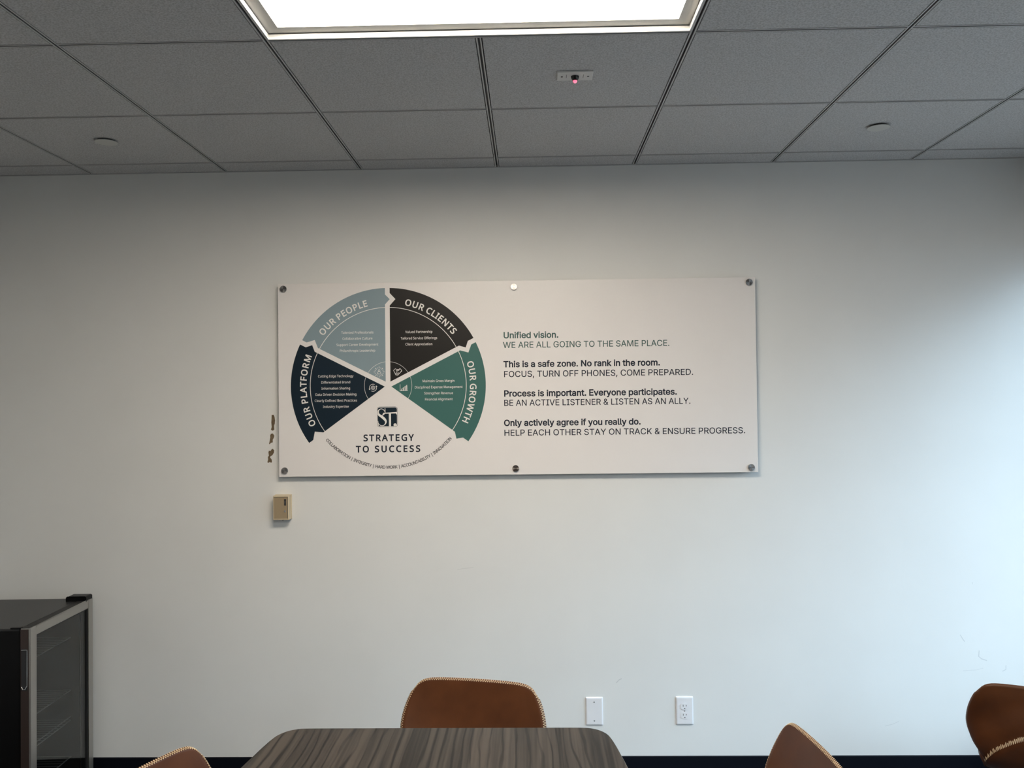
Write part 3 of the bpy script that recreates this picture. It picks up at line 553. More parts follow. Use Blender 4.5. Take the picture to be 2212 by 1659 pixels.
bm = new()
FW = .03
box(bm, XR + .03, XR + .10, WY0, WY1, WZ0, WZ0 + FW); box(bm, XR + .03, XR + .10, WY0, WY1, WZ1 - FW, WZ1)
for k in range(4):
    yy = WY0 + (WY1 - WY0 - FW) * k / 3
    box(bm, XR + .03, XR + .10, yy, yy + FW, WZ0 + FW, WZ1 - FW)
win = struct('window_1', bm, M_ALU)
bm = new()
for k in range(3):
    a = WY0 + (WY1 - WY0 - FW) * k / 3 + FW; c = WY0 + (WY1 - WY0 - FW) * (k + 1) / 3
    box(bm, XR + .062, XR + .068, a, c, WZ0 + FW, WZ1 - FW)
obj('pane', bm, M_GLASS, win)
bm = new(); box(bm, XR - .03, XR + .03, WY0, WY1, WZ0 - .025, WZ0); struct('trim_1', bm, M_TEE)

bm = new(); box(bm, XL, XR, -.009, 0, 0, .1297); bevel_all(bm, .003); struct('baseboard_back', bm, M_BASE)
bm = new(); box(bm, XL, XL + .009, YB, -.009, 0, .1297); struct('baseboard_left', bm, M_BASE)
bm = new(); box(bm, XR - .009, XR, YB, -.009, 0, .1297); struct('baseboard_right', bm, M_BASE)

# suspended ceiling: one sheet of lay-in tiles, the slotted grid its part
LIGHTS = [(2, 2), (2, 6)]            # (first column, row) of two-tile light fittings; the second, unseen, is added as fill
kx0, kx1 = int(math.floor((XL - GX0) / T)), int(math.ceil((XR - GX0) / T))
nrow = int(math.ceil((-YB + GY0) / T)) + 1
HALF = .0076; REV = .0032; SLOT = .0034
bm = new()
for k in range(kx0, kx1):
    for j in range(-1, nrow):
        if any(k in (a, a + 1) and j == b_ for a, b_ in LIGHTS): continue
        x0 = max(GX0 + k * T + HALF + REV, XL + .010); x1 = min(GX0 + (k + 1) * T - HALF - REV, XR - .010)
        y1 = GY0 - j * T - HALF - REV if j >= 0 else -.012
        y0 = max(GY0 - (j + 1) * T + HALF + REV, YB + .01)
        if x1 - x0 < .01 or y1 - y0 < .01: continue
        box(bm, x0, x1, y0, y1, CEIL, CEIL + .016)
box(bm, XL, XR, YB, 0, CEIL + .055, CEIL + .06, 1)
ceiling = struct('ceiling', bm, None, mats=[M_TILE, M_VOID])

def in_light_x(k, y):       # is the main tee k inside a light at this y
    for a, b_ in LIGHTS:
        if k == a + 1 and GY0 - (b_ + 1) * T - .001 < y < GY0 - b_ * T + .001: return True
    return False
bm = new()
def tee_x(x, y0, y1):
    for a, c in ((-HALF, -SLOT), (SLOT, HALF)):
        box(bm, x + a, x + c, y0, y1, CEIL - .0005, CEIL + .0095)
    for a in (-SLOT, SLOT - .0005): box(bm, x + a, x + a + .0005, y0, y1, CEIL + .0008, CEIL + .0095, 1)  # slot walls lined in the painted shade tone
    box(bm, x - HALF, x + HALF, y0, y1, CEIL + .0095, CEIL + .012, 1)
def tee_y(y, x0, x1):
    for a, c in ((-HALF, -SLOT), (SLOT, HALF)):
        box(bm, x0, x1, y + a, y + c, CEIL - .0005, CEIL + .0095)
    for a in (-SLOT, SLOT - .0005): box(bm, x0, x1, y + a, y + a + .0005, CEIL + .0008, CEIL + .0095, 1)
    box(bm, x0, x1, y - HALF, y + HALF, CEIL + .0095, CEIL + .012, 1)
for k in range(kx0, kx1 + 1):
    x = GX0 + k * T
    if not XL + .02 < x < XR - .02: continue
    segs = [(YB, -.008)]
    for a, b_ in LIGHTS:
        if k == a + 1:
            s0, s1 = segs.pop()
            hi_, lo_ = GY0 - b_ * T + HALF, GY0 - (b_ + 1) * T - HALF
            segs += [(hi_, s1), (s0, lo_)]
    for s0, s1 in segs: tee_x(x, s0, s1)
for j in range(nrow):
    y = GY0 - j * T
    for k in range(kx0, kx1):
        x0 = max(GX0 + k * T + HALF, XL); x1 = min(GX0 + (k + 1) * T - HALF, XR)
        if any(k == a and j in (b_, b_ + 1) for a, b_ in LIGHTS): x1 += 2 * HALF
        if x1 > x0: tee_y(y, x0, x1)
# wall angle round the edge
box(bm, XL, XR, -.006, 0, CEIL - .002, CEIL + .002)
box(bm, XL, XL + .006, YB, -.006, CEIL - .002, CEIL + .002)
box(bm, XR - .006, XR, YB, -.006, CEIL - .002, CEIL + .002)
obj('ceiling_grid', bm, None, ceiling, mats=[M_GRID, M_SLOT_SHADE])

for i, (a, b_) in enumerate(LIGHTS):
    x0, x1 = GX0 + a * T + HALF + .001, GX0 + (a + 2) * T - HALF - .001
    y1, y0 = GY0 - b_ * T - HALF - .001, GY0 - (b_ + 1) * T + HALF + .001
    r_ = thing('ceiling_light', ((x0 + x1) / 2, (y0 + y1) / 2, CEIL),
               ['lit rectangular ceiling light panel above the sign, framed in grey', 'unseen ceiling light panel added behind the viewer as fill'][i], 'ceiling light',
               group='ceiling light panels')
    w, d = (x1 - x0) / 2, (y1 - y0) / 2
    bm = new(); fw = .040
    for q in ((-w, w, d - fw, d), (-w, w, -d, -d + fw), (-w, -w + fw, -d + fw, d - fw), (w - fw, w, -d + fw, d - fw)):
        box(bm, *q, .0165, .021)
    obj('frame', bm, M_FRAME, r_)
    bm = new()                                     # outer lip down to the ceiling grid
    for q in ((-w, w, d - .003, d), (-w, w, -d, -d + .003), (-w, -w + .003, -d, d), (w - .003, w, -d, d)):
        box(bm, *q, -.001, .0135)
    obj('lip', bm, M_TEE, r_)
    bm = new(); box(bm, -w + fw - .002, w - fw + .002, -d + fw - .002, d - fw + .002, .022, .026); obj('diffuser', bm, M_DIFF, r_)
    bm = new(); box(bm, -w + .006, w - .006, -d + .006, d - .006, .0265, .05); obj('housing', bm, M_TEE, r_)

# ------------------------------------------------------------------ wall marks (parts of the wall)
PATCHES = [[[-1.1581, 1.648], [-1.1497, 1.6489], [-1.1453, 1.6394], [-1.143, 1.6242], [-1.1442, 1.609], [-1.1476, 1.6007], [-1.1467, 1.5821], [-1.1536, 1.5771], [-1.162, 1.5813], [-1.1585, 1.594], [-1.1601, 1.6143], [-1.1589, 1.6311]], [[-1.1621, 1.5637], [-1.1536, 1.5653], [-1.1469, 1.5552], [-1.1487, 1.5467], [-1.1539, 1.5367], [-1.1539, 1.5249], [-1.1624, 1.5233], [-1.1676, 1.5166], [-1.171, 1.5183], [-1.1675, 1.5335], [-1.165, 1.5469], [-1.1656, 1.5554]], [[-1.1541, 1.4969], [-1.1481, 1.4895], [-1.1492, 1.4794], [-1.156, 1.4677], [-1.1646, 1.4634], [-1.1663, 1.4577], [-1.1596, 1.4492], [-1.158, 1.4374], [-1.1614, 1.4341], [-1.1688, 1.4375], [-1.175, 1.4335], [-1.179, 1.4366], [-1.1755, 1.4493], [-1.1765, 1.4595], [-1.172, 1.4661], [-1.1739, 1.4796], [-1.1722, 1.488], [-1.1644, 1.487], [-1.1592, 1.4946]]]
for p in PATCHES:
    bm = new(); flat(bm, p, -.0004); obj('torn_patch', bm, M_TORN, wall_back)
SCUFFS = [([[-0.3333, 0.9509], [-0.3085, 0.9568], [-0.2611, 0.9606]], 0.0016), ([[0.3632, 0.449], [0.3777, 0.4631], [0.3879, 0.4672]], 0.004), ([[1.5357, 0.2562], [1.5639, 0.2622], [1.5963, 0.2762]], 0.0016), ([[1.8685, 0.6519], [1.8801, 0.6316], [1.8879, 0.6215]], 0.0035), ([[1.9492, 0.5829], [1.9467, 0.5567], [1.9585, 0.5466], [1.9823, 0.5384]], 0.004), ([[2.0473, 0.4918], [2.0635, 0.4997], [2.0639, 0.5178]], 0.003), ([[1.8773, 0.4946], [1.9375, 0.4983], [1.9656, 0.5062]], 0.0014), ([[1.9253, 0.8817], [1.9271, 0.8716]], 0.002)]
for p, w in SCUFFS:
    bm = new(); stroke(bm, p, w, -.0003); obj('scuff_mark', bm, M_SCUFF, wall_back)

# ------------------------------------------------------------------ the sign
sign = thing('wall_sign', (-.0619, 0, 1.3737), 'white wall board with a round four-colour strategy diagram and four printed statements', 'sign')
def sobj(name, bm, m, parent=None):
    """mesh built in world coordinates, hung under the sign (or one of its parts)"""
    o = obj(name, bm, m)
    o.parent = parent or sign
    o.matrix_parent_inverse = Matrix.Translation(-Vector((-.0619, 0, 1.3737)))
    if parent is not None: o.matrix_parent_inverse = Matrix.Identity(4)
    return o
BX0, BX1, BZ0, BZ1 = -1.1175, .9937, 1.3737, 2.2301
YF = -.030
bm = new(); box(bm, BX0, BX1, YF, YF + .006, BZ0, BZ1); bevel_all(bm, .0006, 1)
sobj('board', bm, M_BOARD)
for x, z in ((-1.0919, 2.2071), (-.0669, 2.2023), (.9665, 2.2076), (-1.0917, 1.4011), (-.0682, 1.4011), (.9633, 1.3949)):
    bm = new()
    lathe(bm, [(0, 0), (.009, 0), (.009, YF + .006), (.006, YF + .006), (.006, YF), (.0140, YF), (.0148, YF - .001), (.0148, YF - .0062), (.0140, YF - .0072), (0, YF - .0072)], 40)
    o = obj('standoff', bm, M_DISC, sign, loc=(x + .0619, 0, z - 1.3737))
    for pl in o.data.polygons: pl.use_smooth = False

C0 = Vector((-.6291, 1.7727))
RO, RL, RH = .4330, .3466, .1056
Y1, Y2 = YF - .0003, YF - .0006
def edge_pt(a, off, r):
    """point at distance r along the ray at angle a, shifted off to its left"""
    d = Vector((cos(radians(a)), sin(radians(a)))); nn = Vector((-d.y, d.x))
    return C0 + d * r + nn * off
def meet(a0, o0, a1, o1):
    d0 = Vector((cos(radians(a0)), sin(radians(a0)))); d1 = Vector((cos(radians(a1)), sin(radians(a1))))
    p0 = C0 + Vector((-d0.y, d0.x)) * o0; p1 = C0 + Vector((-d1.y, d1.x)) * o1
    den = d0.x * d1.y - d0.y * d1.x
    k = ((p1 - p0).x * d1.y - (p1 - p0).y * d1.x) / den
    return p0 + d0 * k
def segment(a_hi, off_hi, a_lo, off_lo):
    """wedge from a_hi (start, notched) clockwise to a_lo (end, arrow); off_* is the gap kept to the dividing ray"""
    pts = [meet(a_hi, -off_hi, a_lo, off_lo)]
    # start edge with its notch
    pts += [edge_pt(a_hi, -off_hi, RL + .008), edge_pt(a_hi, -off_hi - .0255, .383), edge_pt(a_hi, -off_hi, .4105)]
    r = (RO ** 2 - off_hi ** 2) ** .5
    pts.append(edge_pt(a_hi, -off_hi, r))
    s = math.degrees(off_hi / RO); e = math.degrees(off_lo / RO)
    pts += [Vector(q) for q in arc(C0, RO, a_hi - s, a_lo + e, 40)[1:-1]]
    r = (RO ** 2 - off_lo ** 2) ** .5
    pts.append(edge_pt(a_lo, off_lo, r))
    pts += [edge_pt(a_lo, off_lo, .4045), edge_pt(a_lo, off_lo - .0212, .383), edge_pt(a_lo, off_lo, .3600)]
    return pts
G = .0105
LISTS = [[('Talented Professionals', -0.7636, 2.0099, 0.1426), ('Collaborative Culture', -0.7635, 1.9832, 0.1336), ('Support Career Development', -0.764, 1.9558, 0.1859), ('Philanthropic Leadership', -0.7637, 1.929, 0.1581)], [('Valued Partnership', -0.4899, 2.0092, 0.1201), ('Tailored Service Offerings', -0.4899, 1.9813, 0.1611), ('Client Appreciation', -0.4904, 1.9546, 0.1201)], [('Cutting Edge Technology', -0.8621, 1.8173, 0.1572), ('Differentiated Brand', -0.862, 1.7899, 0.1298), ('Information Sharing', -0.8616, 1.7632, 0.1274), ('Data Driven Decision Making', -0.8616, 1.7362, 0.1828), ('Clearly Defined Best Practices', -0.8622, 1.7089, 0.1885), ('Industry Expertise', -0.8621, 1.6822, 0.1145)], [('Maintain Gross Margin', -0.4052, 1.7909, 0.1419), ('Disciplined Expense Management', -0.4053, 1.7636, 0.2116), ('Strengthen Revenue', -0.4051, 1.7367, 0.1276), ('Financial Alignment', -0.4052, 1.7098, 0.1226)]]
SEGS = [
    ('OUR PEOPLE', 153, G, 90, G, M_SLATE, 139.9, 105.3, 'blue-grey segment headed OUR PEOPLE'),
    ('OUR CLIENTS', 90, G, 27, G, M_BLACK, 75.7, 39.2, 'charcoal segment headed OUR CLIENTS'),
    ('OUR PLATFORM', 216, .005, 153, G, M_NAVY, 205.5, 160.7, 'dark navy segment headed OUR PLATFORM'),
    ('OUR GROWTH', 27, G, -36, .005, M_TEAL, 13.7, -24.4, 'teal segment headed OUR GROWTH'),
]
def icon_people(bm):
    c = (-.6683, 1.8334); u = .000124
    for k in range(16):
        a = radians(22.5 * k); r0, r1 = (130, 195) if k % 2 == 0 else (135, 170)
        stroke(bm, [(c[0] + cos(a) * r0 * u, c[1] + sin(a) * r0 * u), (c[0] + cos(a) * r1 * u, c[1] + sin(a) * r1 * u)], .0022, Y2)
    h = (c[0], c[1] + 52 * u)
    stroke(bm, arc(h, 32 * u, 0, 360, 20)[:-1], .0017, Y2, True)
    b_ = [(c[0] - 58 * u, c[1] - 88 * u), (c[0] - 58 * u, c[1] - 40 * u)] + arc((c[0], c[1] - 40 * u), 58 * u, 165, 15, 10) + [(c[0] + 58 * u, c[1] - 40 * u), (c[0] + 58 * u, c[1] - 88 * u)]
    stroke(bm, b_, .0019, Y2)
    for s in (-1, 1): stroke(bm, [(c[0] + s * 26 * u, c[1] - 48 * u), (c[0] + s * 26 * u, c[1] - 88 * u)], .0015, Y2)
def icon_clients(bm):
    o = [(-.6041, 1.8394), (-.5966, 1.8467), (-.5892, 1.8435), (-.5824, 1.8428), (-.5774, 1.8468), (-.5737, 1.8464), (-.5675, 1.8377), (-.5857, 1.8175), (-.5888, 1.8182), (-.595, 1.8195), (-.5968, 1.8244)]
    stroke(bm, o, .0019, Y2, True)
    stroke(bm, [(-.5930, 1.8368), (-.5878, 1.8360), (-.5795, 1.8405), (-.5772, 1.8462)], .0019, Y2)
    stroke(bm, [(-.5930, 1.8368), (-.5890, 1.8392), (-.5824, 1.8428)], .0015, Y2)
    for x, z in ((-.5957, 1.8238), (-.5925, 1.8212), (-.5890, 1.8195)):
        stroke(bm, [(x, z), (x + .0052, z + .0080)], .0016, Y2)
    stroke(bm, [(-.5790, 1.8250), (-.5840, 1.8300)], .0014, Y2)
def icon_platform(bm):
    c = (-.6962, 1.7636); u = .000124
    stroke(bm, arc(c, 128 * u, 192, 60, 18), .0021, Y2); stroke(bm, arc(c, 128 * u, 12, -118, 18), .0021, Y2)
    for a, s in ((195, 1), (15, 1)):
        q = Vector((cos(radians(a)), sin(radians(a)))); p = Vector(c) + q * 128 * u; tt = Vector((-q.y, q.x))
        flat(bm, [tuple(p - q * 38 * u), tuple(p + tt * 48 * u * s), tuple(p + q * 38 * u)], Y2)
    g = []
    for k in range(16):
        r = (70 if k % 2 == 0 else 54) * u
        for da in (-7, 7): g.append((c[0] + r * cos(radians(22.5 * k + da)), c[1] + r * sin(radians(22.5 * k + da))))
    stroke(bm, g, .0017, Y2, True); stroke(bm, arc(c, 24 * u, 0, 360, 14)[:-1], .0016, Y2, True)
def icon_growth(bm):
    x, z = -.5756, 1.7494; u = .000124
    stroke(bm, [(x, z + 225 * u), (x, z), (x + 272 * u, z)], .0019, Y2)
    P = [(54, 52), (114, 96), (178, 142), (236, 188)]
    for px, pz in P:
        flat(bm, [(x + (px - 17) * u, z + 10 * u), (x + (px + 17) * u, z + 10 * u), (x + (px + 17) * u, z + (pz - 20) * u), (x + (px - 17) * u, z + (pz - 20) * u)], Y2)
        stroke(bm, arc((x + px * u, z + pz * u), 14 * u, 0, 360, 10)[:-1], .0012, Y2, True)
    stroke(bm, [(x + a * u, z + c * u) for a, c in P], .0012, Y2)
ICONS = [icon_people, icon_clients, icon_platform, icon_growth]
for i, (ttl, ah, oh, al, ol, m, t0, t1, lab) in enumerate(SEGS):
    bm = new(); flat(bm, [tuple(q) for q in segment(ah, oh, al, ol)], Y1)
    sg = sobj('diagram_segment', bm, m); sg['label'] = lab
    bm = new()
    e0, e1 = math.degrees(oh / RL), math.degrees(ol / RL)
    stroke(bm, arc(C0, RL, ah - e0, al + e1, 40), .0027, Y2)
    sobj('ring_line', bm, M_WHITE, sg)
    bm = new(); e0, e1 = math.degrees(oh / RH), math.degrees(ol / RH)
    stroke(bm, arc(C0, RH, ah - e0, al + e1, 24), .0014, Y2)
    sobj('hub_line', bm, M_WHITE, sg)
    bm = new(); arc_text(bm, ttl, FN, C0, .3775, t0, t1, .0272, Y2, fat=.036)
    sobj('heading_lettering', bm, M_WHITE, sg)
    bm = new()
    for s, x, z, w in LISTS[i]: text(bm, s, FN, x, z - .0052, .0104, w, Y2, 'C', fat=.010)
    sobj('list_lettering', bm, M_WHITE, sg)
    bm = new(); ICONS[i](bm); sobj('icon', bm, M_WHITE, sg)
bm = new()
text(bm, 'STRATEGY', FN, -.7399, 1.5281, .0274, .2203, Y1, 'L', fat=.042, track=True)
text(bm, 'TO SUCCESS', FN, -.7725, 1.4787, .0274, .2826, Y1, 'L', fat=.042, track=True)
sobj('title_lettering', bm, M_INK)
bm = new(); arc_text(bm, 'COLLABORATION | INTEGRITY | HARD WORK | ACCOUNTABILITY | INNOVATION', FN, C0, .3612, 221.2, 318.7, .0132, Y1, fat=.03, inward=True)
sobj('values_lettering', bm, M_GREY)
STATEMENTS = [('Unified vision.', -0.1154, 1.9756, 0.2418), ('WE ARE ALL GOING TO THE SAME PLACE.', -0.1169, 1.9326, 0.7315), ('This is a safe zone. No rank in the room.', -0.1162, 1.8475, 0.6874), ('FOCUS, TURN OFF PHONES, COME PREPARED.', -0.1161, 1.8037, 0.8328), ('Process is important. Everyone participates.', -0.1161, 1.7181, 0.7596), ('BE AN ACTIVE LISTENER & LISTEN AS AN ALLY.', -0.117, 1.6768, 0.82), ('Only actively agree if you really do.', -0.117, 1.5886, 0.6), ('HELP EACH OTHER STAY ON TRACK & ENSURE PROGRESS.', -0.1175, 1.5449, 1.0575)]
for k in range(4):
    bm = new()
    for q, fat in ((2 * k, .043), (2 * k + 1, 0.012)):
        s, x, z, w = STATEMENTS[q]
        text(bm, s, FA, x, z, .0262, w, Y1, 'L', fat=fat)
    sobj('statement_lettering', bm, M_GREEN if k == 0 else M_INK)

# two-letter emblem in a rounded square
LX0, LX1, LZ0, LZ1 = -.6799, -.5876, 1.5895, 1.6790
def rrect(x0, x1, z0, z1, r, n_=6):
    p = []
    for cx, cz, a in ((x1 - r, z1 - r, 0), (x0 + r, z1 - r, 90), (x0 + r, z0 + r, 180), (x1 - r, z0 + r, 270)):
        p += arc((cx, cz), r, a, a + 90, n_)
    return p
bm = new(); stroke(bm, rrect(LX0 + .0006, LX1 - .0006, LZ0 + .0006, LZ1 - .0006, .011), .0012, Y1, True)
flat(bm, rrect(LX0 + .0034, LX1 - .0034, LZ0 + .0034, LZ1 - .0034, .0085), Y1)
emblem = sobj('emblem', bm, M_NAVY)
U = (LX1 - LX0) / 300.0
E = lambda x, y: (LX0 + x * U, LZ1 - y * U)           # emblem units: 300 wide, y down
bm = new()
def varstroke(pts):
    """spine with a width at every point"""
    n_ = len(pts); L = []; R = []
    for i in range(n_):
        a = Vector(pts[max(i - 1, 0)][:2]); c = Vector(pts[min(i + 1, n_ - 1)][:2]); d = (c - a).normalized()
        nn = Vector((-d.y, d.x)) * pts[i][2] / 2; p = Vector(pts[i][:2])
        L.append(tuple(p + nn)); R.append(tuple(p - nn))
    for i in range(n_ - 1):
        q = [E(*L[i]), E(*L[i + 1]), E(*R[i + 1]), E(*R[i])]
        bm.faces.new([bm.verts.new((x, Y2 - .0004, z)) for x, z in q])
varstroke(smooth_pts([(122, 92, 5), (104, 52, 9), (70, 30, 9), (34, 42, 13), (18, 76, 20), (28, 112, 30), (74, 146, 36), (116, 186, 34), (128, 222, 24), (110, 258, 12), (72, 272, 9), (34, 256, 9), (12, 218, 5)]))
flat(bm, [E(112, 24), E(122, 22), E(124, 98), E(117, 98)], Y2 - .0001)          # upper serif
flat(bm, [E(11, 204), E(18, 204), E(24, 274), E(13, 278)], Y2 - .0001)           # lower serif
flat(bm, [E(92, 88), E(296, 76), E(296, 118), E(290, 118), E(272, 98), E(118, 100), E(86, 128), E(76, 122)], Y2 - .0002)   # bar of the T
flat(bm, [E(172, 96), E(203, 96), E(203, 289), E(172, 289)], Y2 - .0003)        # stem of the T
flat(bm, arc(E(261, 263), 23 * U, 0, 350, 24), Y2)                      # full stop
sobj('emblem_letters', bm, M_WHITE, emblem)

# ------------------------------------------------------------------ wall plates
def plate_mesh(w=.0765, h=.1235, d=.0065):
    bm = new()
    prof = [(0, 0), (.0005, .0035), (.003, .0055), (.0065, .0065)]       # inset, height
    rings = []
    for ins, hh in prof:
        pts = rrect(-w / 2 + ins, w / 2 - ins, -h / 2 + ins, h / 2 - ins, max(.004 - ins * .3, .001), 4)
        rings.append([bm.verts.new((x, -hh, z)) for x, z in pts])
    n_ = len(rings[0])
    for p, q in zip(rings, rings[1:]):
        for i in range(n_): bm.faces.new((p[i], p[(i + 1) % n_], q[(i + 1) % n_], q[i]))
    bm.faces.new(rings[-1]); bm.faces.new(list(reversed(rings[0])))
    return bm
def screw_mesh():
    bm = new()
    lathe(bm, [(0, -.0012), (.0022, -.0012), (.0031, -.0004), (.0031, 0)], 20)
    return bm
bp_ = thing('blank_wall_plate', (.2652, 0, .3263), 'blank white wall plate with two screws, right of the middle chair', 'wall plate')
obj('plate', plate_mesh(), M_PLATE, bp_)
for z in (.041, -.041):
    s = obj('screw', screw_mesh(), M_SCREW, bp_, loc=(0, -.0064, z))
    bm = new(); box(bm, -.0026, .0026, -.0014, -.00125, -.0004, .0004); obj('slot', bm, M_SLOT, s)
ot = thing('power_outlet', (.6614, 0, .3272), 'white duplex power outlet with two sockets, low on the wall', 'outlet')
obj('plate', plate_mesh(), M_PLATE, ot)
s = obj('screw', screw_mesh(), M_SCREW, ot, loc=(0, -.0064, 0))
for z in (.0195, -.0195):
    bm = new()
    pts = [(x, zz) for x, zz in arc((0, 0), .0172, -52, 52, 10)] + [(x, zz) for x, zz in arc((0, 0), .0172, 128, 232, 10)]
    prism(bm, pts, -.0085, -.006); bevel_all(bm, .0006, 1)
    rc = obj('socket', bm, M_PLATE, ot, loc=(0, 0, z))
    for x, hh in ((-.0066, .0085), (.0066, .0068)):
        bm = new(); box(bm, x - .0011, x + .0011, -.0087, -.0084, .004 - hh / 2, .004 + hh / 2); obj('slot', bm, M_SLOT, rc)
    bm = new(); prism(bm, arc((0, -.0080), .0024, 180, 360, 8) + [(.0024, -.0066), (-.0024, -.0066)], -.0087, -.0084); obj('earth_hole', bm, M_SLOT, rc)

# ------------------------------------------------------------------ thermostat
th = thing('thermostat', (-1.1069, 0, 1.2385), 'small beige thermostat box on the wall below the left end of the sign', 'thermostat')
bm = new(); box(bm, -.0355, .0375, -.010, 0, -.0545, .0545); bevel_all(bm, .0015); obj('base_plate', bm, M_BEIGE, th)
bm = new(); box(bm, -.0345, .0362, -.0445, -.010, -.0535, .0535); bevel_all(bm, .003); obj('cover', bm, M_BEIGE, th)
bm = new(); box(bm, -.0300, .0295, -.0452, -.043, -.0478, .0460); bevel_all(bm, .0006, 1); fp = obj('face_panel', bm, M_BEIGED, th)
bm = new()
box(bm, -.0312, .0312, -.0448, -.044, .0460, .0478); box(bm, .0295, .0313, -.0448, -.044, -.0478, .0478)
obj('groove', bm, M_SLOT, th)
bm = new(); box(bm, .0150, .0238, -.0456, -.0450, .0098, .0385)
dw = obj('display_window', bm, M_SLOT, th)
bm = new()
for k in range(5): box(bm, .0175, .0215, -.0459, -.0455, .0130 + k * .0052, .0142 + k * .0052)
obj('scale_marks', bm, M_SCREW, dw)
bm = new(); box(bm, .0135, .0235, -.0456, -.0450, -.0270, -.0062); lv = obj('lever_slot', bm, M_BEIGED, th)
bm = new(); box(bm, .0150, .0205, -.0475, -.0455, -.0195, -.0110); box(bm, .0210, .0226, -.0485, -.0455, -.0205, -.0085); bevel_all(bm, .0004, 1); obj('lever', bm, M_CHROME, th)
bm = new(); box(bm, .002, .006, -.030, -.024, -.0575, -.0535); obj('knob', bm, M_SLOT, th)

# ------------------------------------------------------------------ things on the ceiling
se = thing('ceiling_sensor', (.155, -1.068, CEIL), 'small white ceiling sensor plate with a glowing red light', 'sensor')
bm = new(); box(bm, -.0572, .0572, -.036, .036, -.006, 0); bevel_all(bm, .0025); obj('plate', bm, M_SENSOR, se)
for x in (-.042, .042):
    bm = new(); lathe(bm, [(0, -.0072), (.0034, -.0070), (.0034, -.006)], 16, 'Z'); obj('screw', bm, M_SLOT, se, loc=(x, 0, 0))
bm = new(); lathe(bm, [(.0135, -.0058), (.0125, -.011), (.010, -.016), (.0075, -.0195), (0, -.0195)], 28, 'Z'); obj('dome', bm, M_DOME, se, smooth=True)
bm = new(); lathe(bm, [(.0068, -.0194), (.006, -.0235), (.0035, -.0262), (0, -.0268)], 24, 'Z'); obj('indicator_light', bm, M_LED, se, smooth=True)
for x in (-.0275, .0265):
    bm = new()
    for q in (-.014, -.0085, -.0045, .0005, .0045, .0095): box(bm, x - .0008, x + .0008, q - .0016, q + .0016, -.00625, -.00595)
    obj('printed_marks', bm, M_SLOT, se)
for i, (x, y, lab) in enumerate(((-1.6565, -.485, 'round white ceiling cover disc at the left, above the black cooler'), (1.3536, -.488, 'round white ceiling cover disc at the right, toward the window'))):
    dk = thing('ceiling_cover', (x, y, CEIL), lab, 'ceiling cover', group='round ceiling covers')
    bm = new(); lathe(bm, [(0, -.0085), (.0405, -.0085), (.0415, -.0078), (.0415, -.0068), (.039, -.0060), (0, -.0060)], 48, 'Z'); obj('cover_disc', bm, M_COVER, dk)
    bm = new(); lathe(bm, [(.033, -.0060), (.033, .001)], 32, 'Z'); obj('collar', bm, M_SLOT, dk)

# ------------------------------------------------------------------ conference table
tb = thing('conference_table', (-.268, -2.25, 0), 'long grey-brown wood conference table with rounded corners', 'table')
def table_half():
    p = [(-.36, -1.2522), (-.4059, -1.2530), (-.4325, -1.2575), (-.4565, -1.2718), (-.4773, -1.2996), (-.4873, -1.3347), (-.4963, -1.39), (-.5025, -1.44), (-.5097, -1.50), (-.5200, -1.60), (-.5300, -1.75), (-.5370, -2.0), (-.5385, -2.25)]
    return p
half = table_half()
half3 = [(x, y, 0.0) for x, y in half]
half = [(x, y) for x, y, _ in smooth_pts(half3)]
out = [(x, y + 2.25) for x, y in half]
outl = out + [(x, -y) for x, y in reversed(out[:-1])]
outl = outl + [(-x, y) for x, y in reversed(outl)]
bm = new()
ztop, zbot = .740, .709
def ring(z, ins):
    n_ = len(outl); r_ = []
    for i in range(n_):
        a, c = Vector(outl[i - 1]), Vector(outl[(i + 1) % n_]); d = (c - a).normalized(); nn = Vector((-d.y, d.x))
        q = Vector(outl[i]); q2 = q + nn * ins
        if q2.length > q.length: q2 = q - nn * ins
        r_.append(bm.verts.new((q2.x, q2.y, z)))
    return r_
rs = [ring(zbot, .006), ring(zbot + .004, 0.0), ring(ztop - .0015, 0.0), ring(ztop, .0015)]
for p, q in zip(rs, rs[1:]):
    for i in range(len(p)): bm.faces.new((p[i], p[(i + 1) % len(p)], q[(i + 1) % len(p)], q[i]))
bm.faces.new(rs[-1]); bm.faces.new(rs[0])
obj('tabletop', bm, M_WOOD, tb)
for y in (-.55, .55):
    bm = new()
    box(bm, -.09, .09, y - .05, y + .05, .03, .70); box(bm, -.30, .30, y - .04, y + .04, 0, .03); box(bm, -.28, .28, y - .04, y + .04, .68, .709)
    bevel_all(bm, .004); obj('pedestal', bm, M_TBASE, tb)

# ------------------------------------------------------------------ bucket chairs
PROF = [(-1.00, -.225, .412), (-.90, -.212, .432), (-.70, -.165, .442), (-.40, -.075, .436), (-.10, .020, .430), (.12, .095, .434), (.28, .150, .452), (.42, .184, .490), (.56, .204, .542), (.72, .221, .608), (.88, .236, .678), (1.0, .246, .736)]
WID = [(-1.0, .190), (-.8, .204), (-.4, .212), (0, .205), (.16, .192), (.30, .200), (.44, .230), (.58, .252), (.70, .252), (.82, .243), (.92, .233), (1.0, .224)]
CURL = [(-1.0, .002), (-.7, .018), (-.2, .026), (.15, .028), (.35, .030), (.6, .026), (.85, .014), (1.0, .008)]
def lerp(tab, t, k=1):
    for a, c in zip(tab, tab[1:]):
        if t <= c[0]:
            s = (t - a[0]) / (c[0] - a[0]); s = max(0, s)
            return a[k] + (c[k] - a[k]) * s
    return tab[-1][k]
def smoothlerp(tab, t, k=1, w=.06):
    return sum(lerp(tab, min(max(t + d * w, tab[0][0]), tab[-1][0]), k) for d in (-1, -.5, 0, .5, 1)) / 5
